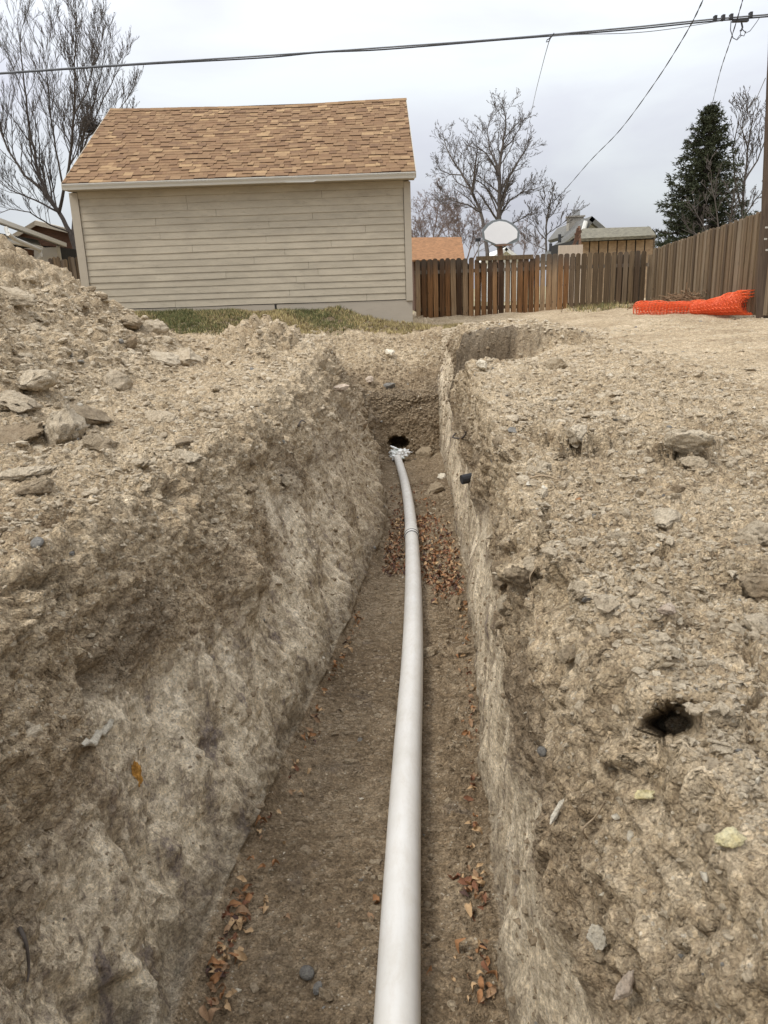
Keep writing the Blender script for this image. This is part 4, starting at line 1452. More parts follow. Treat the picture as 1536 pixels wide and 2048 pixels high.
# ------------------------------------------------------------------ buildings beyond the fence
M['orange_roof'] = plain('rust_shingles', (0.245, 0.125, 0.058), 0.95, 0.45, 7, 0.6, stretch=(1, 1, 5))
M['grey_roof'] = plain('grey_shingles', (0.155, 0.150, 0.135), 0.95, 0.25, 8, 0.5, stretch=(1, 1, 3))
M['old_roof'] = plain('old_grey_green_shingles', (0.155, 0.14, 0.10), 0.95, 0.6, 9, 0.7, stretch=(1, 1, 3))
M['white_wall'] = plain('white_siding', (0.78, 0.77, 0.72), 0.7, 0.06, 3, 0.1)
M['brown_wall'] = plain('brown_boards', (0.10, 0.055, 0.035), 0.9, 0.35, 5, 0.3, stretch=(1, 1, 8))
M['glass'] = plain('dark_window', (0.03, 0.035, 0.04), 0.1, 0.2, 3, 0, 0.6)
m, nt, b = mat('strand_board', 0.85, 0.2)
pos = N(nt, 'ShaderNodeNewGeometry').outputs['Position']
vor = N(nt, 'ShaderNodeTexVoronoi', inp={'Scale': 14.0})
nt.links.new(mapping(nt, pos, (1, 1, 1.6)), vor.inputs['Vector'])
c = ramp(nt, [(0.0, (0.12, 0.07, 0.035)), (0.5, (0.26, 0.17, 0.095)), (1.0, (0.45, 0.33, 0.20))], vor.outputs['Color'])
c = mixc(nt, 0.6, c, ramp(nt, [(0.35, (0.30, 0.20, 0.12)), (0.65, (0.52, 0.39, 0.25))], noise(nt, pos, 2.5, 8, 0.7)))
nt.links.new(c, b.inputs['Base Color'])
M['osb'] = m
M['plywood'] = plain('pale_plywood', (0.47, 0.39, 0.30), 0.8, 0.12, 4, 0.1, stretch=(8, 1, 1))


def slab(mb, quad, th=0.06, mi=0):
    """thick plate on four 3D points, thickened along its normal (downwards)"""
    q = [Vector([float(c) for c in v]) for v in quad]
    nrm = (q[1] - q[0]).cross(q[3] - q[0]).normalized()
    if nrm.z < 0:
        nrm = -nrm
    n = len(mb.v)
    mb.v += [tuple(v) for v in q] + [tuple(v - nrm * th) for v in q]
    for f in ((0, 1, 2, 3), (7, 6, 5, 4), (0, 4, 5, 1), (1, 5, 6, 2), (2, 6, 7, 3), (3, 7, 4, 0)):
        mb.f.append(tuple(n + i for i in f))
        mb.mi.append(mi)
    return mb


# rust-roofed garage right behind the cream one
g2 = thing('shed', 'low building with a rust-orange shingled roof behind the fence beside the cream garage', 'shed', (2.0, 31, 1))
a, b_, c, d = P(812, 520, 30), P(930, 520, 30), P(923, 474, 33), P(806, 475, 33)
child(slab(MB(), (a, b_, c, d)), 'roof', M['orange_roof'], g2)
e = P(930, 520, 30)
child(slab(MB(), (d, c, (c[0], 36.0, a[2]), (d[0], 36.0, a[2]))), 'rear_roof', M['orange_roof'], g2)
child(MB().box(a[0] + .3, b_[0] - .2, 30.4, 35.6, .8, a[2] + .05), 'wall', M['brown_wall'], g2)

# small white gable behind the backboard
wh = thing('house', 'small white gable end peeking over the fence below the backboard', 'house', P(1012, 520, 44))
Yw = 44
gpol = pix_poly([(975, 530), (982, 517), (1013, 496), (1040, 514), (1046, 530)], Yw)
zb0 = .5
child(MB().prism([(gpol[0][0], zb0)] + gpol[1:4][::1] + [(gpol[4][0], zb0)], Yw, Yw + 6, 'y'), 'wall', M['white_wall'], wh)
ap = P(1013, 494, Yw - .3)
for (x, y) in ((976, 520), (1046, 518)):
    e = P(x, y, Yw - .3)
    child(slab(MB(), (ap, e, (e[0], Yw + 6, e[2]), (ap[0], Yw + 6, ap[2])), .18), 'roof', M['white_wall'], wh)

# dark-roofed house
hs = thing('house', 'house with steep dark grey roof, dormer gable and chimney behind the fence', 'house', P(1130, 520, 40))
Yh = 40
# long slope falling towards the left with its ridge running away to the back
r1_ = P(1172, 438, Yh)
slab_ = MB()
slab(slab_, (P(1072, 522, Yh - 1), P(1118, 522, Yh - 3), P(1168, 446, Yh - 3), P(1158, 446, Yh + 4)), .12)
slab(slab_, (P(1128, 500, Yh - 3), P(1172, 441, Yh - 3.2), P(1169, 436, Yh + 4), P(1110, 496, Yh + 4)), .10)
child(slab_, 'roof', M['grey_roof'], hs)
gp_ = pix_poly([(1118, 524), (1170, 448), (1186, 434), (1212, 455), (1212, 524)], Yh)
child(MB().prism(gp_, Yh, Yh + .3, 'y'), 'wall', M['white_wall'], hs)
ap = P(1184, 432, Yh - .4)
for (x, y) in ((1160, 462), (1212, 456)):
    e = P(x, y, Yh - .4)
    child(slab(MB(), (ap, e, (e[0], Yh + 7, e[2]), (ap[0], Yh + 7, ap[2])), .22), 'roof', M['grey_roof'], hs)
for q in ((1166, 512, 1182, 466),):
    a, b_ = P(1158, 492, Yh - 3.2), P(1172, 442, Yh - 3.2)
    child(MB().tube([a, b_], .10, 6), 'fascia', M['white_wall'], hs)
    a, b_ = P(1152, 492, Yh - 4), P(1166, 450, Yh - 4)
ch = MB()
c = P(1150, 445, Yh + 3)
ch.box(c[0] - .38, c[0] + .38, Yh + 2.7, Yh + 3.3, c[2] - 2, c[2] + .25)
ch.box(c[0] - .44, c[0] + .44, Yh + 2.64, Yh + 3.36, c[2] + .25, c[2] + .32)
o = child(ch, 'chimney', M['concrete'], hs)
child(MB().box(c[0] - .16, c[0] + .2, Yh + 2.8, Yh + 3.1, c[2] + .32, c[2] + .62), 'chimney_cap', M['metal'], hs)
for (x, y) in ((1101, 503), (1119, 485)):
    c = P(x, y, Yh - 3.3)
    child(MB().tube([c, (c[0], c[1], c[2] + .35)], .07, 6), 'vent_pipe', M['wire'], hs)

# strand-board shed
sh = thing('shed', 'unfinished shed clad in strand board with a mossy low roof behind the fence', 'shed', P(1235, 520, 26))
Ys = 26
a, b_, c, d = P(1158, 477, Ys - .4), P(1312, 470, Ys - .4), P(1300, 453, Ys + 2.2), P(1166, 457, Ys + 2.2)
child(slab(MB(), (a, b_, c, d), .09), 'roof', M['old_roof'], sh)
child(slab(MB(), (d, c, (c[0] + .3, Ys + 5, a[2]), (d[0] - .2, Ys + 5, a[2])), .09), 'rear_roof', M['old_roof'], sh)
pa, pb = P(1161, 480, Ys), P(1309, 472, Ys)
child(MB().box(pa[0] + .02, pb[0] - .02, Ys + .03, Ys + 4.4, 1.0, min(pa[2], pb[2]) + .05), 'wall_core', M['dark_gap'], sh)
nP = 8
for k in range(nP):
    x0 = pa[0] + (pb[0] - pa[0]) * k / nP
    x1 = pa[0] + (pb[0] - pa[0]) * (k + 1) / nP
    child(MB().box(x0 + .02, x1 - .02, Ys + random.uniform(-.01, .005), Ys + .026, 1.0, pa[2] - .06), 'panel', M['osb'], sh)
child(MB().box(pb[0] - .02, pb[0] + .02, Ys - .02, Ys + 4.4, 1.0, pb[2]), 'corner_board', M['fence_grey'], sh)
bo = P(1140, 500, Ys - 2.6)
Yq = Ys - 2.6
q = pix_poly([(1117, 515), (1117, 491), (1166, 489), (1166, 515)], Yq)
o = MB().prism([(q[0][0], 1.0), q[1], q[2], (q[3][0], 1.0)][::-1], Yq, Yq + .03, 'y').obj('plywood_sheet', M['plywood'])
o['label'] = 'pale plywood sheet standing behind the fence left of the strand board shed'
o['category'] = 'plywood sheet'
lm = thing('leaning_timber', 'broken timbers leaning at the left end of the strand board shed', 'timber', P(1160, 500, Ys - .8))
for (q1, q2, r_, mt) in (((1148, 492), (1156, 456), .05, 'brown_wall'), ((1140, 500), (1160, 470), .05, 'brown_wall'), ((1160, 492), (1158, 452), .05, 'rust'), ((1150, 470), (1162, 462), .06, 'brown_wall')):
    child(MB().tube([P(*q1, Ys - .8), P(*q2, Ys - .8)], r_, 4), 'timber', M[mt], lm)

# ------------------------------------------------------------------ neighbour's house at the left
nh = thing('house', 'pale sided house with white gutters behind the spoil heap at the left edge', 'house', P(60, 520, 17))
Yn = 17.5
child(MB().prism(pix_poly([(-160, 620), (-160, 470), (118, 494), (118, 620)], Yn), Yn, Yn + 5, 'y'), 'wall_core', M['dark_gap'], nh)
for k in range(10):
    # siding boards
    z1 = float(P(118, 496, Yn)[2]) - .19 * k
    x1 = float(P(116, 500, Yn)[0])
    mb = MB()
    mb.prism([(z1, 0), (z1, 0), (z1, 0)], 0, 0) if False else None
    mb.v += [(x1 - 7, Yn - .035, z1 - .19), (x1, Yn - .035, z1 - .19), (x1, Yn - .012, z1 + .02), (x1 - 7, Yn - .012, z1 + .02), (x1 - 7, Yn - .002, z1 - .19), (x1, Yn - .002, z1 - .19)]
    mb.f += [(0, 1, 2, 3), (4, 5, 1, 0)]
    mb.mi += [0, 0]
    child(mb, 'plank', M['white_wall'], nh)
for (pA, pB, r_, nm) in (((-80, 412, 14.0), (130, 490, 17.2), .055, 'gutter'), ((-90, 460, 13.8), (84, 496, 16.4), .04, 'gutter')):
    A, B = P(*pA), P(*pB)
    mb = MB()
    mb.tube([A, B], r_, 4)
    child(mb, nm, M['gutter'], nh)
slabm = MB()
slab(slabm, (P(-80, 408, 14.0), P(131, 486, 17.2), P(110, 478, 22), P(-120, 396, 22)), .10)
child(slabm, 'roof', M['grey_roof'], nh)
slabm = MB()
slab(slabm, (P(-90, 458, 13.8), P(84, 494, 16.4), P(76, 480, 17.4), P(-90, 450, 16)), .06)
child(slabm, 'porch_roof', M['white_wall'], nh)
child(MB().tube([P(12, 456, 14.9), P(16, 468, 14.8), P(30, 478, 15.2), P(80, 500, 16.2), P(82, 512, 16.2), P(74, 520, 16.2)], .038, 8), 'downspout', M['gutter'], nh)
child(MB().tube([P(116, 492, 17.2), P(120, 520, 17.3), P(122, 560, 17.3)], .04, 6), 'downspout', M['gutter'], nh)
child(MB().prism(pix_poly([(-60, 560), (-60, 476), (64, 500), (64, 560)], 16.6), 16.6, 16.7, 'y'), 'porch_wall', M['brown_wall'], nh)

bh = thing('house', 'dark brown building with a shallow roof between the left tree and the garage', 'house', P(110, 480, 24))
Yb = 24
child(MB().prism(pix_poly([(20, 560), (30, 468), (70, 444), (152, 462), (152, 560)], Yb), Yb, Yb + 4, 'y'), 'wall', M['brown_wall'], bh)
child(slab(MB(), (P(22, 470, Yb - .3), P(70, 441, Yb - .3), P(72, 440, Yb + 4), P(26, 468, Yb + 4)), .12), 'roof', M['trim'], bh)
child(slab(MB(), (P(70, 441, Yb - .3), P(156, 462, Yb - .3), P(150, 460, Yb + 4), P(72, 440, Yb + 4)), .12), 'roof', M['trim'], bh)

# ------------------------------------------------------------------ trees
M['bark'] = plain('dark_bark', (0.085, 0.070, 0.058), 0.95, 0.3, 10, 0.5)
M['bark_grey'] = plain('grey_bark', (0.105, 0.088, 0.075), 0.95, 0.3, 10, 0.5)
M['bark_red'] = plain('reddish_bark', (0.20, 0.145, 0.12), 0.95, 0.3, 10, 0.4)
M['old_leaves'] = plain('withered_leaves', (0.22, 0.14, 0.08), 0.9, 0.4, 5, 0)


def bare_tree(name, label, guides, Y0, mt, seed, dens=1.0, depth=4, twig=0.006, up=0.35, spread_=0.8, lratio=0.5, leaves=0, ydev=0.5, cat='tree'):
    """guides: limbs as pixel polylines with start and end radius; twigs grow from them"""
    r = random.Random(seed)
    base = P(guides[0][0][0][0], guides[0][0][0][1], Y0)
    t = thing(name, label, cat, base)
    trunk, crown = MB(), MB()
    leaf = MB()

    RS = .44

    def grow(pts, r0_, r1_, lvl, L):
        nonlocal crown
        n = len(pts)
        tgt = trunk if lvl == 0 else crown
        rad = [max(twig, (r0_ + (r1_ - r0_) * i / (n - 1)) * (RS if lvl == 0 else 1)) for i in range(n)]
        tgt.tube(pts, rad, 8 if r0_ > .08 else (5 if r0_ > .025 else 3), 0, False)
        if lvl >= depth:
            if leaves and r.random() < leaves:
                for q in range(3):
                    p_ = pts[-1 - q % len(pts)] + Vector((r.gauss(0, .12), r.gauss(0, .12), r.gauss(0, .12)))
                    s = .05
                    k_ = len(leaf.v)
                    leaf.v += [tuple(p_), tuple(p_ + Vector((s, r.uniform(-s, s), s * .4))), tuple(p_ + Vector((s * .4, r.uniform(-s, s), -s)))]
                    leaf.f.append((k_, k_ + 1, k_ + 2))
                    leaf.mi.append(0)
            return
        tot = sum((pts[i + 1] - pts[i]).length for i in range(n - 1))
        nk = max(3, int(dens * (6 + 3.4 * tot if lvl == 0 else (3.4 + 3.0 * tot if lvl < 3 else 2.5 + 2.5 * tot))))
        nk = min(nk, 38 if lvl == 0 else 11)
        for k in range(nk):
            f = (.22 if lvl == 0 else .15) + (.80 if lvl == 0 else .85) * (k + r.random()) / nk
            f = min(f, .995)
            i = min(int(f * (n - 1)), n - 2)
            a = pts[i].lerp(pts[i + 1], f * (n - 1) - i)
            d = (pts[i + 1] - pts[i]).normalized()
            side_ = Vector((r.gauss(0, 1), r.gauss(0, 1), r.gauss(0, .5)))
            side_ = (side_ - d * side_.dot(d)).normalized()
            nd = (d + side_ * spread_ * r.uniform(.7, 1.3) + Vector((0, 0, up * r.uniform(.3, 1.2)))).normalized()
            ll = L * lratio * r.uniform(.55, 1.15) * (1.15 - .6 * f)
            rr = (r0_ + (r1_ - r0_) * f) * r.uniform(.4, .6) * (RS if lvl == 0 else 1)
            rr = max(rr, twig)
            ns = 4
            q = [a]
            dd = nd
            for s in range(ns):
                dd = (dd + Vector((r.gauss(0, .16), r.gauss(0, .16), r.gauss(0, .12) + up * .16))).normalized()
                q.append(q[-1] + dd * ll / ns)
            grow(q, rr, max(twig, rr * .35), lvl + 1, ll)

    for gi, (poly, ra, rb, L) in enumerate(guides):
        pp_ = []
        y_ = Y0
        dy = r.uniform(-ydev, ydev) if gi else 0
        pts = []
        for i, (x, y) in enumerate(poly):
            if gi == 0 or i > 0:
                y_ += dy
            pts.append(Vector([float(c) for c in P(x, y, y_)]))
        sm = [pts[0]]
        for a, b_ in zip(pts[:-1], pts[1:]):
            for s in (1, 2, 3):
                sm.append(a.lerp(b_, s / 3) + Vector((r.gauss(0, .02), r.gauss(0, .02), r.gauss(0, .02))) * (a - b_).length * .6)
        grow(sm, ra, rb, 0, L)
    child(trunk, 'trunk', mt, t, True)
    child(crown, 'crown', mt, t, True)
    if leaf.f:
        child(leaf, 'leaves', M['old_leaves'], t)
    return t


S_ = 22 / 1540     # metres per pixel at 22 m
bare_tree('bare_tree', 'large bare tree with many upright stems left of the garage', [
    ([(152, 500), (140, 465), (118, 425), (92, 385), (72, 330), (58, 250), (48, 170), (40, 95), (42, 45)], .17, .012, 3.0),
    ([(118, 425), (128, 380), (140, 310), (148, 230), (150, 150), (152, 80), (150, 30)], .11, .010, 3.0),
    ([(145, 480), (150, 400), (157, 330), (168, 270), (190, 200), (205, 130), (215, 65)], .11, .010, 2.8),
    ([(157, 330), (180, 260), (205, 200), (232, 150), (250, 110)], .06, .008, 2.2),
    ([(128, 380), (112, 300), (100, 220), (95, 140), (100, 60)], .07, .010, 2.6),
    ([(92, 385), (50, 350), (15, 300), (-10, 220), (-15, 120), (-5, 60)], .09, .012, 2.8),
    ([(118, 425), (70, 400), (20, 380), (-20, 350)], .07, .012, 2.4),
    ([(140, 465), (100, 450), (60, 425), (20, 418), (-10, 430)], .06, .012, 2.0),
    ([(148, 230), (180, 170), (190, 100), (185, 55)], .05, .008, 2.2),
    ([(165, 280), (205, 250), (240, 215), (268, 180)], .045, .008, 2.0),
    ([(157, 330), (190, 300), (225, 262), (262, 235)], .04, .008, 1.6),
], 23, M['bark'], 11, 1.15, 3, .0038, .62, .60, .56, 0)
nst = P(182, 252, 23)
bmn = MB()
rr_ = random.Random(4)
for k in range(260):
    c = Vector([float(v) for v in nst]) + Vector((rr_.gauss(0, .16), rr_.gauss(0, .12), rr_.gauss(0, .11)))
    d = Vector((rr_.gauss(0, 1), rr_.gauss(0, 1), rr_.gauss(0, .4))).normalized() * .14
    bmn.tube([c - d, c + d], .007, 3, 0, False)
o = bmn.obj('bird_nest', M['bark'])
o['label'] = 'dark ragged clump of twigs in the left tree beside the roof edge'
o['category'] = 'nest'

bare_tree('bare_tree', 'tall bare tree with two trunks rising behind the backboard', [
    ([(1001, 530), (999, 470), (998, 430), (1000, 385), (998, 340), (1005, 290), (1012, 250), (1010, 222)], .34, .03, 4.2),
    ([(975, 520), (972, 470), (962, 425), (945, 385), (925, 350), (905, 320), (890, 290), (885, 262)], .22, .02, 3.6),
    ([(998, 430), (1020, 400), (1045, 385), (1070, 378), (1088, 372)], .10, .015, 3.0),
    ([(1000, 385), (1025, 340), (1045, 310), (1062, 285)], .12, .015, 3.2),
    ([(962, 425), (935, 410), (905, 400), (880, 385)], .10, .015, 3.0),
    ([(945, 385), (950, 340), (955, 300), (950, 270)], .12, .015, 3.0),
    ([(998, 340), (980, 300), (975, 260), (985, 225)], .10, .015, 2.8),
    ([(1001, 470), (1030, 445), (1055, 430), (1075, 425)], .09, .015, 2.4),
    ([(998, 430), (985, 400), (970, 370), (968, 335)], .10, .015, 2.8),
    ([(925, 350), (900, 348), (882, 342), (874, 325)], .07, .015, 2.2),
    ([(1005, 300), (1025, 280), (1040, 255), (1045, 240)], .08, .015, 2.4),
], 38, M['bark_grey'], 21, 1.05, 4, .0055, .25, .85, .46, 0)
bare_tree('bare_tree', 'slender bare tree between the backboard and the dark-roofed house', [
    ([(1092, 530), (1092, 480), (1093, 440), (1098, 410), (1106, 388)], .14, .02, 3.2),
    ([(1092, 480), (1075, 460), (1065, 435), (1062, 415)], .07, .014, 2.4),
    ([(1093, 470), (1112, 455), (1135, 440), (1158, 418)], .06, .014, 2.4),
    ([(1093, 500), (1070, 490), (1050, 480)], .06, .014, 2.4),
    ([(1093, 440), (1108, 425), (1116, 408), (1118, 396)], .06, .014, 2.2),
], 42, M['bark_grey'], 31, .8, 4, .009, .4, .7, .45)
for lab, guides, sd_, yy in (
    ('reddish leafless bush above the rust-orange roof, nearest the garage', [([(850, 540), (848, 500), (842, 460), (836, 420)], .10, .02, 3.0), ([(862, 530), (868, 470), (876, 420), (885, 385)], .10, .02, 3.2), ([(850, 520), (835, 480), (830, 450)], .07, .02, 2.4), ([(866, 500), (885, 450), (900, 415)], .07, .02, 2.8)], 41, 44),
    ('reddish leafless bush left of the backboard above the end of the rust-orange roof', [([(920, 540), (922, 490), (918, 450), (912, 415)], .10, .02, 3.2), ([(930, 530), (945, 480), (950, 445)], .09, .02, 2.8), ([(915, 520), (898, 470), (892, 430)], .08, .02, 2.8), ([(940, 530), (960, 490), (985, 470)], .08, .02, 2.6)], 42, 42),
    ('reddish leafless bush filling the gap right of the backboard', [([(1045, 540), (1048, 505), (1050, 475), (1046, 455)], .08, .02, 2.6), ([(1060, 530), (1075, 500), (1082, 480)], .07, .02, 2.2), ([(1030, 535), (1022, 500), (1024, 480)], .07, .02, 2.0)], 43, 46),
):
    bare_tree('bare_bush', lab, guides, yy, M['bark_red'], sd_, 1.15, 4, .0055, .25, .95, .50, 0, .4, 'bush')
bare_tree('bare_tree', 'pale bare tree between the spruce and the utility pole', [
    ([(1488, 480), (1484, 420), (1490, 360), (1496, 300), (1502, 255), (1508, 225)], .16, .02, 3.4),
    ([(1484, 420), (1470, 360), (1466, 300), (1475, 250), (1482, 215)], .10, .015, 3.0),
    ([(1490, 360), (1515, 320), (1530, 280), (1545, 240)], .09, .015, 3.0),
    ([(1496, 300), (1485, 260), (1490, 225), (1496, 205)], .07, .015, 2.6),
    ([(1484, 440), (1510, 400), (1530, 380)], .08, .015, 2.6),
], 34, M['bark_grey'], 51, .9, 4, .008, .45, .7, .42)
bare_tree('bare_bush', 'tangle of bare stems in front of the lower right side of the spruce', [
    ([(1440, 500), (1436, 440), (1425, 380), (1418, 330)], .07, .012, 2.6),
    ([(1450, 500), (1462, 430), (1470, 370)], .07, .012, 2.6),
    ([(1430, 500), (1405, 450), (1385, 410)], .06, .012, 2.4),
    ([(1425, 500), (1395, 470), (1372, 455)], .06, .012, 2.0),
    ([(1460, 500), (1485, 440), (1500, 400)], .06, .012, 2.2),
], 28, M['bark_grey'], 61, .8, 4, .007, .35, .7, .42, 0, .4, 'bush')

# spruce
M['needles'] = plain('spruce_needles', (0.044, 0.050, 0.024), 0.8, 0.5, 3, 0)
sp_ = thing('spruce_tree', 'dark green spruce rising above the board fence at the right', 'tree', P(1400, 520, 33))
Ysp = 33.0
bz_, tz_ = float(P(1400, 520, Ysp)[2]), float(P(1424, 204, Ysp)[2])
bx_, tx_ = float(P(1392, 520, Ysp)[0]), float(P(1424, 204, Ysp)[0])
child(MB().tube([(bx_, Ysp, .5), (bx_ * .5 + tx_ * .5, Ysp, bz_ * .5 + tz_ * .5), (tx_, Ysp, tz_)], [.22, .12, .02], 8), 'trunk', M['bark'], sp_)
r = np.random.default_rng(12)
br = MB()
Vn, Fn = [], []
H = tz_ - bz_
k = 0
for lv in np.linspace(0.02, 0.985, 30):
    prof_ = (1 - lv) ** 0.78
    Rmax = 2.15 * prof_ + .10
    nb_ = int(9 + 7 * prof_)
    for q in range(nb_):
        ang = q / nb_ * 6.283 + r.random() * .9 + lv * 37
        L_ = Rmax * r.uniform(.45, 1.15)
        if r.random() < .12:
            L_ *= 1.15
        c0_ = np.array([bx_ + (tx_ - bx_) * lv, Ysp, bz_ + H * lv])
        dirh = np.array([math.cos(ang), math.sin(ang), 0])
        tip = c0_ + dirh * L_ + np.array([0, 0, L_ * (.10 + .35 * lv) - .18])
        br.tube([c0_, (c0_ + tip) / 2 + np.array([0, 0, -.08]), tip], [.03, .02, .006], 3, 0, False)
        ncl = int(9 + 20 * L_)
        for _ in range(ncl):
            f = r.uniform(.22, 1.04) ** .8
            wid = .20 * (1 - .5 * f) + .05
            pc = c0_ + (tip - c0_) * f + np.array([0, 0, -.08 * math.sin(f * 3.14)]) + r.normal(0, 1, 3) * np.array([wid * .5, wid * .5, .05])
            for s in range(4):
                dv = dirh * r.uniform(.3, 1) + r.normal(0, .55, 3) + np.array([0, 0, .12])
                dv = dv / np.linalg.norm(dv) * r.uniform(.09, .19)
                sv = np.cross(dv, r.normal(0, 1, 3))
                sv = sv / (np.linalg.norm(sv) + 1e-6) * .022
                n = len(Vn)
                Vn += [pc - sv, pc + sv, pc + dv]
                Fn.append((n, n + 1, n + 2))
child(br, 'branches', M['bark'], sp_)
me = np_mesh('needle_sprays', np.array(Vn), np.array(Fn), M['needles'])
o = link('needle_sprays', me, sp_)
o.location = -sp_.location

# ------------------------------------------------------------------ lawn strip and weeds
M['grass_green'] = plain('green_grass', (0.125, 0.130, 0.05), 0.8, 0.4, 4, 0)
M['grass_dry'] = plain('straw_grass', (0.42, 0.34, 0.16), 0.85, 0.3, 4, 0)
M['grass_brown'] = plain('dead_grass', (0.20, 0.14, 0.08), 0.85, 0.3, 4, 0)


def heightat(X_, Y_):
    i = int(np.clip(np.searchsorted(rows, Y_), 1, nr - 1))
    j = int(np.clip(np.searchsorted(Pt[i, :, 0], X_), 1, nc - 1))
    return float(Pt[i, j, 2])


def grass(name, n, area, hmin, hmax, pg, label):
    r = np.random.default_rng(77)
    V, Fc, MI = [], [], []
    while len(Fc) < n:
        X_, Y_ = area(r)
        nzv = math.sin(X_ * 2.3 + Y_ * 1.1) + .6 * math.sin(X_ * 5.1 + 2 + Y_ * 3)
        g = pg(X_, Y_, nzv)
        u = r.random()
        mi = 0 if u < g else (1 if r.random() < .72 else 2)
        z = heightat(X_, Y_)
        h = r.uniform(hmin, hmax) * (1.0 if mi == 0 else .8)
        a = r.random() * 6.283
        dx, dy = math.cos(a) * .008, math.sin(a) * .008
        lx, ly = r.normal(0, h * .5), r.normal(0, h * .5)
        k = len(V)
        V += [(X_ - dx, Y_ - dy, z - .01), (X_ + dx, Y_ + dy, z - .01), (X_ + lx, Y_ + ly, z + h)]
        Fc.append((k, k + 1, k + 2))
        MI.append(mi)
    me = np_mesh(name, np.array(V), np.array(Fc), [M['grass_green'], M['grass_dry'], M['grass_brown']], False, np.array(MI))
    o = link(name, me, kind='stuff', label=label, category='grass')
    return o


def lawn_area(r):
    while True:
        X_, Y_ = r.uniform(-5.6, 1.6), r.uniform(13.25, 15.17)
        ymin = 13.55 + .35 * math.sin(X_ * 1.3) * .5 + (.25 if X_ > -1 else 0)
        if X_ > .6:
            Y_ = r.uniform(13.9, 15.5)
        if Y_ > ymin - .1 * r.random() and (Y_ > ymin + .25 or r.random() < .6):
            return X_, Y_


grass('lawn_grass', 50000, lawn_area, .02, .085, lambda x, y, n: float(np.clip(.40 + .36 * n - .22 * max(x + 2.0, 0), .04, .78)), 'patchy green and straw-coloured grass strip along the garage foundation')
grass('weeds', 800, lambda r: (r.normal(5.2, .35), r.uniform(17.5, 19.6)), .06, .18, lambda x, y, n: .4, 'sparse green and dry weeds growing at the fence corner left of the orange netting')

# soil pile and dead brush behind the netting
bmn = MB()
rr_ = random.Random(9)
for k in range(420):
    x0 = rr_.gauss(0, .45)
    c = Vector([float(v) for v in P(1378, 612, 15.6)]) + Vector((x0, rr_.gauss(0, .2), abs(rr_.gauss(0, .10)) * max(.2, 1.2 - abs(x0)) + .02))
    d = Vector((rr_.gauss(0, 1), rr_.gauss(0, 1), rr_.gauss(0, .35))).normalized() * rr_.uniform(.05, .18)
    bmn.tube([c - d, c + d * .2 + Vector((0, 0, rr_.gauss(0, .03))), c + d], rr_.uniform(.004, .012), 3, 0, False)
o = bmn.obj('brush_pile', M['old_leaves'])
o['label'] = 'low heap of dead twigs and leaves behind the orange netting'
o['category'] = 'brush pile'

# ------------------------------------------------------------------ sewer pipe
m, nt, b = mat('pvc', 0.3, 0.55)
pos = N(nt, 'ShaderNodeNewGeometry').outputs['Position']
nrmz = N(nt, 'ShaderNodeSeparateXYZ')
nt.links.new(N(nt, 'ShaderNodeNewGeometry').outputs['Normal'], nrmz.inputs[0])
dust = noise(nt, mapping(nt, pos, (9, 2.5, 9)), 3.0, 10, 0.75, 0.3)
c = ramp(nt, [(0.3, (0.53, 0.51, 0.46)), (0.5, (0.57, 0.55, 0.505)), (0.7, (0.60, 0.585, 0.545))], noise(nt, pos, 6, 5, 0.6))
sm_ = ramp(nt, [(0.48, (0, 0, 0)), (0.64, (1, 1, 1))], dust)
c = mixc(nt, math_(nt, 'MULTIPLY', sm_, 0.20), c, (0.40, 0.33, 0.24))
gr_ = ramp(nt, [(0.60, (0, 0, 0)), (0.66, (1, 1, 1))], noise(nt, mapping(nt, pos, (60, 30, 60)), 3.0, 8, 0.8))
c = mixc(nt, math_(nt, 'MULTIPLY', math_(nt, 'MULTIPLY', gr_, sm_), 0.7), c, (0.24, 0.20, 0.15))
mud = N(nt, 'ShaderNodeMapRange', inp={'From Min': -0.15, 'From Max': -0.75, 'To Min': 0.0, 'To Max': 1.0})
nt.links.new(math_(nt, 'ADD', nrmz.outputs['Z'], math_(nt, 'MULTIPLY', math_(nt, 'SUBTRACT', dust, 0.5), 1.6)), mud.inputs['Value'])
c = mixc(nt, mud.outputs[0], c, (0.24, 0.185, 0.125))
nt.links.new(c, b.inputs['Base Color'])
rr2 = ramp(nt, [(0.4, (0.30, 0.30, 0.30)), (0.7, (0.65, 0.65, 0.65))], dust)
nt.links.new(rr2, b.inputs['Roughness'])
bump(nt, b, noise(nt, pos, 120, 4, 0.6), 0.12, 0.002)
M['pvc'] = m
M['rubber'] = plain('black_gasket', (0.03, 0.03, 0.032), 0.6, 0.1, 5, 0)
PX_ = [(-1.5, -0.135), (0.4, -0.06), (1.34, -0.012), (2.53, 0.055), (3.4, 0.115), (4.67, 0.175), (6.04, 0.222), (7.0, .245), (7.75, 0.257), (8.8, .262), (9.8, .25), (10.98, 0.222)]
PZ_ = [(-1.5, 0.10), (0.4, 0.095), (1.34, 0.07), (2.53, -0.012), (3.4, -0.088), (4.67, -0.178), (6.04, -0.295), (7.0, -.385), (7.75, -0.465), (8.8, -.545), (9.8, -.61), (10.98, -0.685)]


def pipe_c(Y_):
    # smooth interpolation
    w_ = np.linspace(-.5, .5, 9)
    xs = np.mean([np.interp(Y_ + a, [q[0] for q in PX_], [q[1] for q in PX_]) for a in w_])
    zs = np.mean([np.interp(Y_ + a, [q[0] for q in PZ_], [q[1] for q in PZ_]) for a in w_])
    return Vector((float(xs), float(Y_), float(zs)))


pipe = thing('sewer_pipe', 'long off-white plastic sewer pipe lying along the trench floor', 'pipe', pipe_c(1.3))
RP = .0535


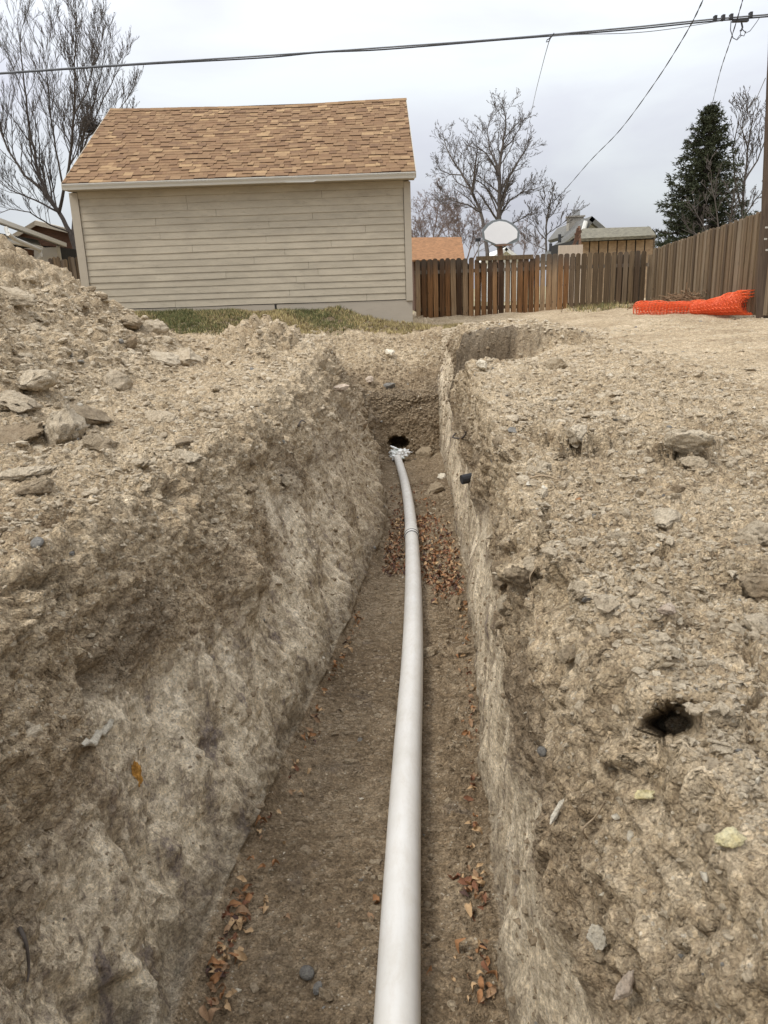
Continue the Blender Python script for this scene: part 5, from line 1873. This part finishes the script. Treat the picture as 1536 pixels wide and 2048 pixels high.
def pipe_tube(y0, y1, rad, n, name, mt, flare=None):
    ys = np.linspace(y0, y1, n)
    rads = [rad if flare is None else flare(float(y)) for y in ys]
    mb = MB().tube([pipe_c(y) for y in ys], rads, 40, 0, True)
    return child(mb, name, mt, pipe, True)


pipe_tube(-1.2, 6.02, RP, 120, 'pipe_section', M['pvc'])
pipe_tube(6.30, 10.98, RP, 80, 'pipe_section', M['pvc'])
pipe_tube(6.00, 6.32, RP, 30, 'bell_collar', M['pvc'], lambda y: RP + .0065 * float(sstep(6.32, 6.27, y) if False else (min(1, (y - 5.995) / .012) if y < 6.2 else max(0, (6.32 - y) / .12))))
pipe_tube(5.985, 5.999, RP + .004, 4, 'gasket_ring', M['rubber'])
pipe_tube(6.045, 6.052, RP + .0095, 3, 'gasket_ring', M['rubber'])

# crumpled plastic bag tied over the far end
def crumple(name, label, cat, centre, size, s3, mt, seed, par=None):
    v = V4.copy()
    q = v * 1.0 + seed * 11.3
    rdg = np.abs(gnoise(q * 1.9)) + .6 * np.abs(gnoise(q * 4.1)) + .35 * np.abs(gnoise(q * 8.2))
    v = v * (0.72 + .75 * rdg)[:, None]
    v = v * np.array(s3) * size
    me = np_mesh(name, v, F4_, mt, False)
    o = link(name, me, par)
    o.location = Vector([float(c) for c in centre])
    if label:
        o['label'] = label
        o['category'] = cat
    return o


m, nt, b = mat('white_plastic_film', 0.35, 0.5)
c = ramp(nt, [(0.34, (0.42, 0.50, 0.46)), (0.42, (0.66, 0.67, 0.65)), (0.7, (0.74, 0.74, 0.72))], noise(nt, objco(nt), 12, 4, 0.6))
nt.links.new(c, b.inputs['Base Color'])
M['film'] = m
ec = pipe_c(11.0)
bag = thing('plastic_bag', 'crumpled white plastic bag tied over the far end of the pipe', 'plastic bag', ec)
o = crumple('bag_body', None, None, (.01, .02, .035), .095, (1.15, 1.0, .75), M['film'], 3, bag)
o = crumple('bag_body', None, None, (.10, .05, .05), .06, (1.3, .8, .8), M['film'], 5, bag)
tm = MB().tube([(.08, .0, .08), (.0, -.02, .12), (-.05, 0, .14), (-.10, .02, .16)], [.022, .014, .016, .010], 5)
tm.obj('bag_tail', M['film'], bag)

# torn white scrap in the left wall, black pipe stub, roots
loc, nrm = surf(205, 1468, .6, 3)
sc_root = thing('plastic_scrap', 'torn white plastic scrap sticking out of the left wall', 'plastic scrap', loc)
mb = MB()
prevn = None
path = [(222, 1438, 4), (219, 1452, 7), (208, 1462, 9), (196, 1470, 7), (190, 1482, 10), (178, 1489, 8), (163, 1492, 4)]
for k, (x, y, hw_) in enumerate(path):
    l2, n2_ = surf(x, y, .6, 3)
    l2 = l2 + nrm * (.010 + .006 * math.sin(k * 2.3))
    mpp = (l2 - Vector(CAM)).length / F
    dx, dy = (path[min(k + 1, 6)][0] - path[max(k - 1, 0)][0]), (path[min(k + 1, 6)][1] - path[max(k - 1, 0)][1])
    nn_ = math.hypot(dx, dy)
    v_ = Vector([float(c) for c in (RT * (-dy / nn_) + UP * (-dx / nn_))]) * hw_ * mpp
    mb.v += [tuple(l2 - v_ - nrm * .006), tuple(l2 + nrm * .004), tuple(l2 + v_ - nrm * .004)]
    if k:
        o_ = 3 * k
        mb.f += [(o_ - 3, o_ - 2, o_ + 1, o_), (o_ - 2, o_ - 1, o_ + 2, o_ + 1)]
        mb.mi += [0, 0]
o = mb.obj('scrap_piece', M['pale_stone'], sc_root, True)
o.location = -sc_root.location
so = o.modifiers.new('thick', 'SOLIDIFY')
so.thickness = .0015
loc, nrm = surf(930, 958, 3, 9)
st_ = thing('pipe_stub', 'small black pipe stub poking out of the right wall', 'pipe stub', loc)
ax_ = Vector((-1, -.35, -.1)).normalized()
mb = MB().tube([loc - ax_ * .05, loc + ax_ * .05], .032, 12, 0, False)
mb.tube([loc + ax_ * .05, loc - ax_ * .05], .025, 12, 0, True)
child(mb, 'stub_tube', M['rubber'], st_)
loc, nrm = surf(280, 1545, .6, 3)
o = crumple('rusty_lump', 'rust-orange lump stuck in the left wall', 'lump', loc - nrm * .004, .026, (.55, .5, 1.3), None or plain('ochre_rust', (0.42, 0.22, 0.05), .9, .4, 40, .5), 8)


def root(label, pix, rad, out=.015):
    pts = []
    for k, (x, y) in enumerate(pix):
        l_, n_ = surf(x, y)
        mid = out * (1 + math.sin(k * 2.1)) * (1 if 0 < k else 0.2)
        pts.append(l_ + n_ * mid)
    # relax
    q = []
    for a, b_ in zip(pts[:-1], pts[1:]):
        for s in range(4):
            q.append(a.lerp(b_, s / 4))
    q.append(pts[-1])
    for _ in range(3):
        q = [q[0]] + [(q[i - 1] + q[i] * 2 + q[i + 1]) / 4 for i in range(1, len(q) - 1)] + [q[-1]]
    n = len(q)
    o = MB().tube(q, [rad * (1.1 - .7 * i / n) for i in range(n)], 5).obj('root', M['root'] if 'pale' in label else M['bark'], None, True)
    o['label'] = label
    o['category'] = 'root'


root('dark bent root hooking out of the far right wall', [(908, 862), (912, 870), (920, 875), (935, 877), (942, 874)], .010, .05)
root('pale hair root curving over the right lip', [(1075, 1262), (1080, 1245), (1092, 1225), (1115, 1216), (1125, 1214)], .0016)
root('pale root hanging below the crack in the right lip', [(1072, 1130), (1068, 1160), (1062, 1185), (1060, 1215)], .0018)
root('pale fine root in the near right wall below the stones', [(1170, 1675), (1175, 1655), (1195, 1640), (1215, 1625), (1225, 1600)], .0018)
root('dark stick standing in the lower left wall', [(44, 1855), (52, 1890), (56, 1930), (58, 1965)], .004, .004)
root('dark root stub in the left bank', [(600, 850), (605, 842), (612, 838)], .006)
root('pale straw lying on the right bank', [(1060, 952), (1085, 955), (1110, 954), (1138, 953)], .003, .01)
root('pale twig upright on the right bank', [(1430, 980), (1428, 966), (1426, 955)], .002, .02)

# ------------------------------------------------------------------ fallen leaves
LC = [(0.30, 0.15, 0.065), (0.19, 0.085, 0.045), (0.45, 0.30, 0.16), (0.085, 0.048, 0.036), (0.29, 0.18, 0.10)]
for k, c in enumerate(LC):
    M['leaf%d' % k] = plain('dry_leaf_%s' % ['orange', 'red', 'tan', 'dark', 'brown'][k], c, .7, .35, 25, .4)


def leaf_geo(seed):
    r = np.random.default_rng(seed)
    n = 8
    V, Fc = [], []
    curl, tw_ = r.uniform(-3.4, 3.4), r.uniform(-2.5, 2.5)
    for i in range(n + 1):
        t = i / n
        wd = .42 * math.sin(math.pi * t ** .8) ** .8 * .5 + .004
        y = t - .5
        zc = curl * .12 * math.sin(t * 3.1) + .06 * math.sin(t * 7 + seed)
        fold = r.uniform(.3, 1.3)
        for s in (-1, 0, 1):
            V.append((s * wd * math.cos(tw_ * y), y, zc + abs(s) * wd * fold + s * wd * math.sin(tw_ * y * 1.5) + r.normal(0, .02)))
    for i in range(n):
        for j in (0, 1):
            a = i * 3 + j
            Fc.append((a, a + 1, a + 4, a + 3))
    return np.array(V), np.array(Fc)


LM = []
for s in range(6):
    v, f = leaf_geo(s + 40)
    for k in range(5):
        LM.append((np_mesh('leaf', v, f, M['leaf%d' % k], True), k))
LV = [leaf_geo(s + 40) for s in range(6)]


def floor_pt(Y_, X_):
    i = int(np.clip(np.searchsorted(rows, Y_), 1, nr - 1))
    j = int(np.clip(np.searchsorted(Pt[i, :, 0], X_), 1, nc - 1))
    return Vector(Pt[i, j].astype(float))


def put_leaf(loc, size, label, group=None, flat=.5, colw=(3, 2, 3, 1, 3)):
    k = random.choices(range(5), colw)[0]
    me = random.choice([q for q, kk in LM if kk == k])
    o = link('leaf', me, label=label, category='leaf')
    if group:
        o['group'] = group
    o.scale = (size, size, size)
    o.rotation_euler = (random.gauss(0, flat), random.gauss(0, flat), random.uniform(0, 6.28))
    o.location = loc + Vector((0, 0, size * random.uniform(.10, .3)))
    return o


# single leaves that stand apart
for (x, y, sz, lab) in (
    (485, 1832, .05, 'large tan leaf lying on the floor at the left wall above the leaf drift'),
    (575, 1832, .026, 'dark red leaf scrap on the trench floor left of the pipe'),
    (676, 1846, .02, 'small tan leaf scrap in the middle of the trench floor'),
    (604, 1587, .03, 'single tan leaf at the foot of the left wall halfway along'),
    (570, 1680, .026, 'small orange leaf at the foot of the left wall below the wall notch'),
    (755, 1795, .045, 'upright orange-brown leaf wedged against the left side of the pipe'),
    (738, 1830, .035, 'curled tan leaf on the floor against the left side of the pipe'),
    (940, 1825, .045, 'pale elongated leaf on the floor near the right wall'),
    (857, 1938, .03, 'light brown leaf on the floor close to the right side of the pipe'),
    (857, 1410, .022, 'small orange leaf just right of the pipe'),
    (940, 1578, .03, 'bright orange leaf at the foot of the right wall'),
    (948, 1650, .035, 'folded orange leaf at the foot of the right wall below the bright one'),
    (1155, 998, .02, 'small orange-red leaf scrap on the right bank'),
):
    l_, n_ = surf(x, y)
    put_leaf(l_, sz, lab, None, .35)

fli = lambda Y_: float(np.interp(Y_, yfl, FLx))
fri = lambda Y_: float(np.interp(Y_, yfr, FRx))


def drift(n, yfun, side_, sig, size, label, group, dark=False):
    for k in range(n):
        Y_ = yfun()
        if side_ < 0:
            X_ = fli(Y_) + .03 + abs(random.gauss(0, sig))
        else:
            X_ = fri(Y_) - .03 - abs(random.gauss(0, sig))
        l_ = floor_pt(Y_, X_)
        put_leaf(l_ + Vector((0, 0, random.random() * .012)), size * random.uniform(.45, 1.25), label, group, .6)


drift(90, lambda: random.choice([random.uniform(1.40, 2.5), random.gauss(1.62, .12), random.gauss(1.62, .12)]), -1, .034, .036, 'dry brown leaf in the near drift along the left wall', 'leaves in the near left drift')
drift(60, lambda: random.uniform(2.4, 4.2), -1, .022, .034, 'dry brown leaf strung along the foot of the left wall further on', 'leaves along the left wall')
drift(55, lambda: random.choice([random.uniform(1.4, 1.6), random.gauss(1.8, .06)]), 1, .034, .036, 'dry brown leaf in the near drift along the right wall', 'leaves in the near right drift')
drift(75, lambda: random.uniform(1.9, 4.3), 1, .022, .034, 'dry brown leaf strung along the foot of the right wall further on', 'leaves along the right wall')

# the leaf litter round the pipe joint: 150 nearest single, the rest one mass
V, Fc, MI = [], [], []
nsing = 0
spots = []
for k in range(1700):
    Y_ = random.choice([random.gauss(5.6, .45), random.gauss(5.2, .5), random.uniform(6, 9.3), random.gauss(6.6, .6)])
    if not 4.3 < Y_ < 9.0 or (Y_ > 7.2 and random.random() < .6):
        continue
    pc_ = pipe_c(Y_).x
    lim = fri(Y_) - .03
    lo_ = fli(Y_) + .04
    if Y_ < 5.0:
        X_ = random.uniform(pc_ + .08, lim)
        if X_ < lim - .2 and Y_ < 4.75:
            continue
    elif Y_ < 6.2:
        X_ = random.uniform(max(lo_, pc_ - .22), lim)
    else:
        X_ = random.gauss(pc_ + .02, .15)
    if not lo_ < X_ < lim:
        continue
    spots.append((Y_, X_))
spots.sort()
for n_, (Y_, X_) in enumerate(spots):
    l_ = floor_pt(Y_, X_)
    size = random.uniform(.018, .052)
    if n_ < 6:
        put_leaf(l_, size, 'dry red-brown leaf in the litter around the pipe joint', 'leaf litter at the pipe joint', .5, (3, 4, 2, 2, 3))
        continue
    v, f = LV[random.randrange(6)]
    a, b1, b2 = random.uniform(0, 6.28), random.gauss(0, .5), random.gauss(0, .5)
    Rm = np.array(Matrix.Rotation(a, 3, 'Z') @ Matrix.Rotation(b1, 3, 'X') @ Matrix.Rotation(b2, 3, 'Y'))
    q = v @ Rm.T * size + np.array(l_) + np.array([0, 0, size * random.uniform(.1, .45)])
    off = sum(len(x) for x in V)
    V.append(q)
    Fc.append(f + off)
    MI.append(np.full(len(f), random.choices(range(5), (3, 4, 2, 2, 3))[0]))
me = np_mesh('leaf_litter', np.concatenate(V), np.concatenate(Fc), [M['leaf%d' % k] for k in range(5)], True, np.concatenate(MI))
link('leaf_litter', me, kind='stuff', label='thick litter of red-brown leaves around the pipe joint on the trench floor', category='leaf litter')
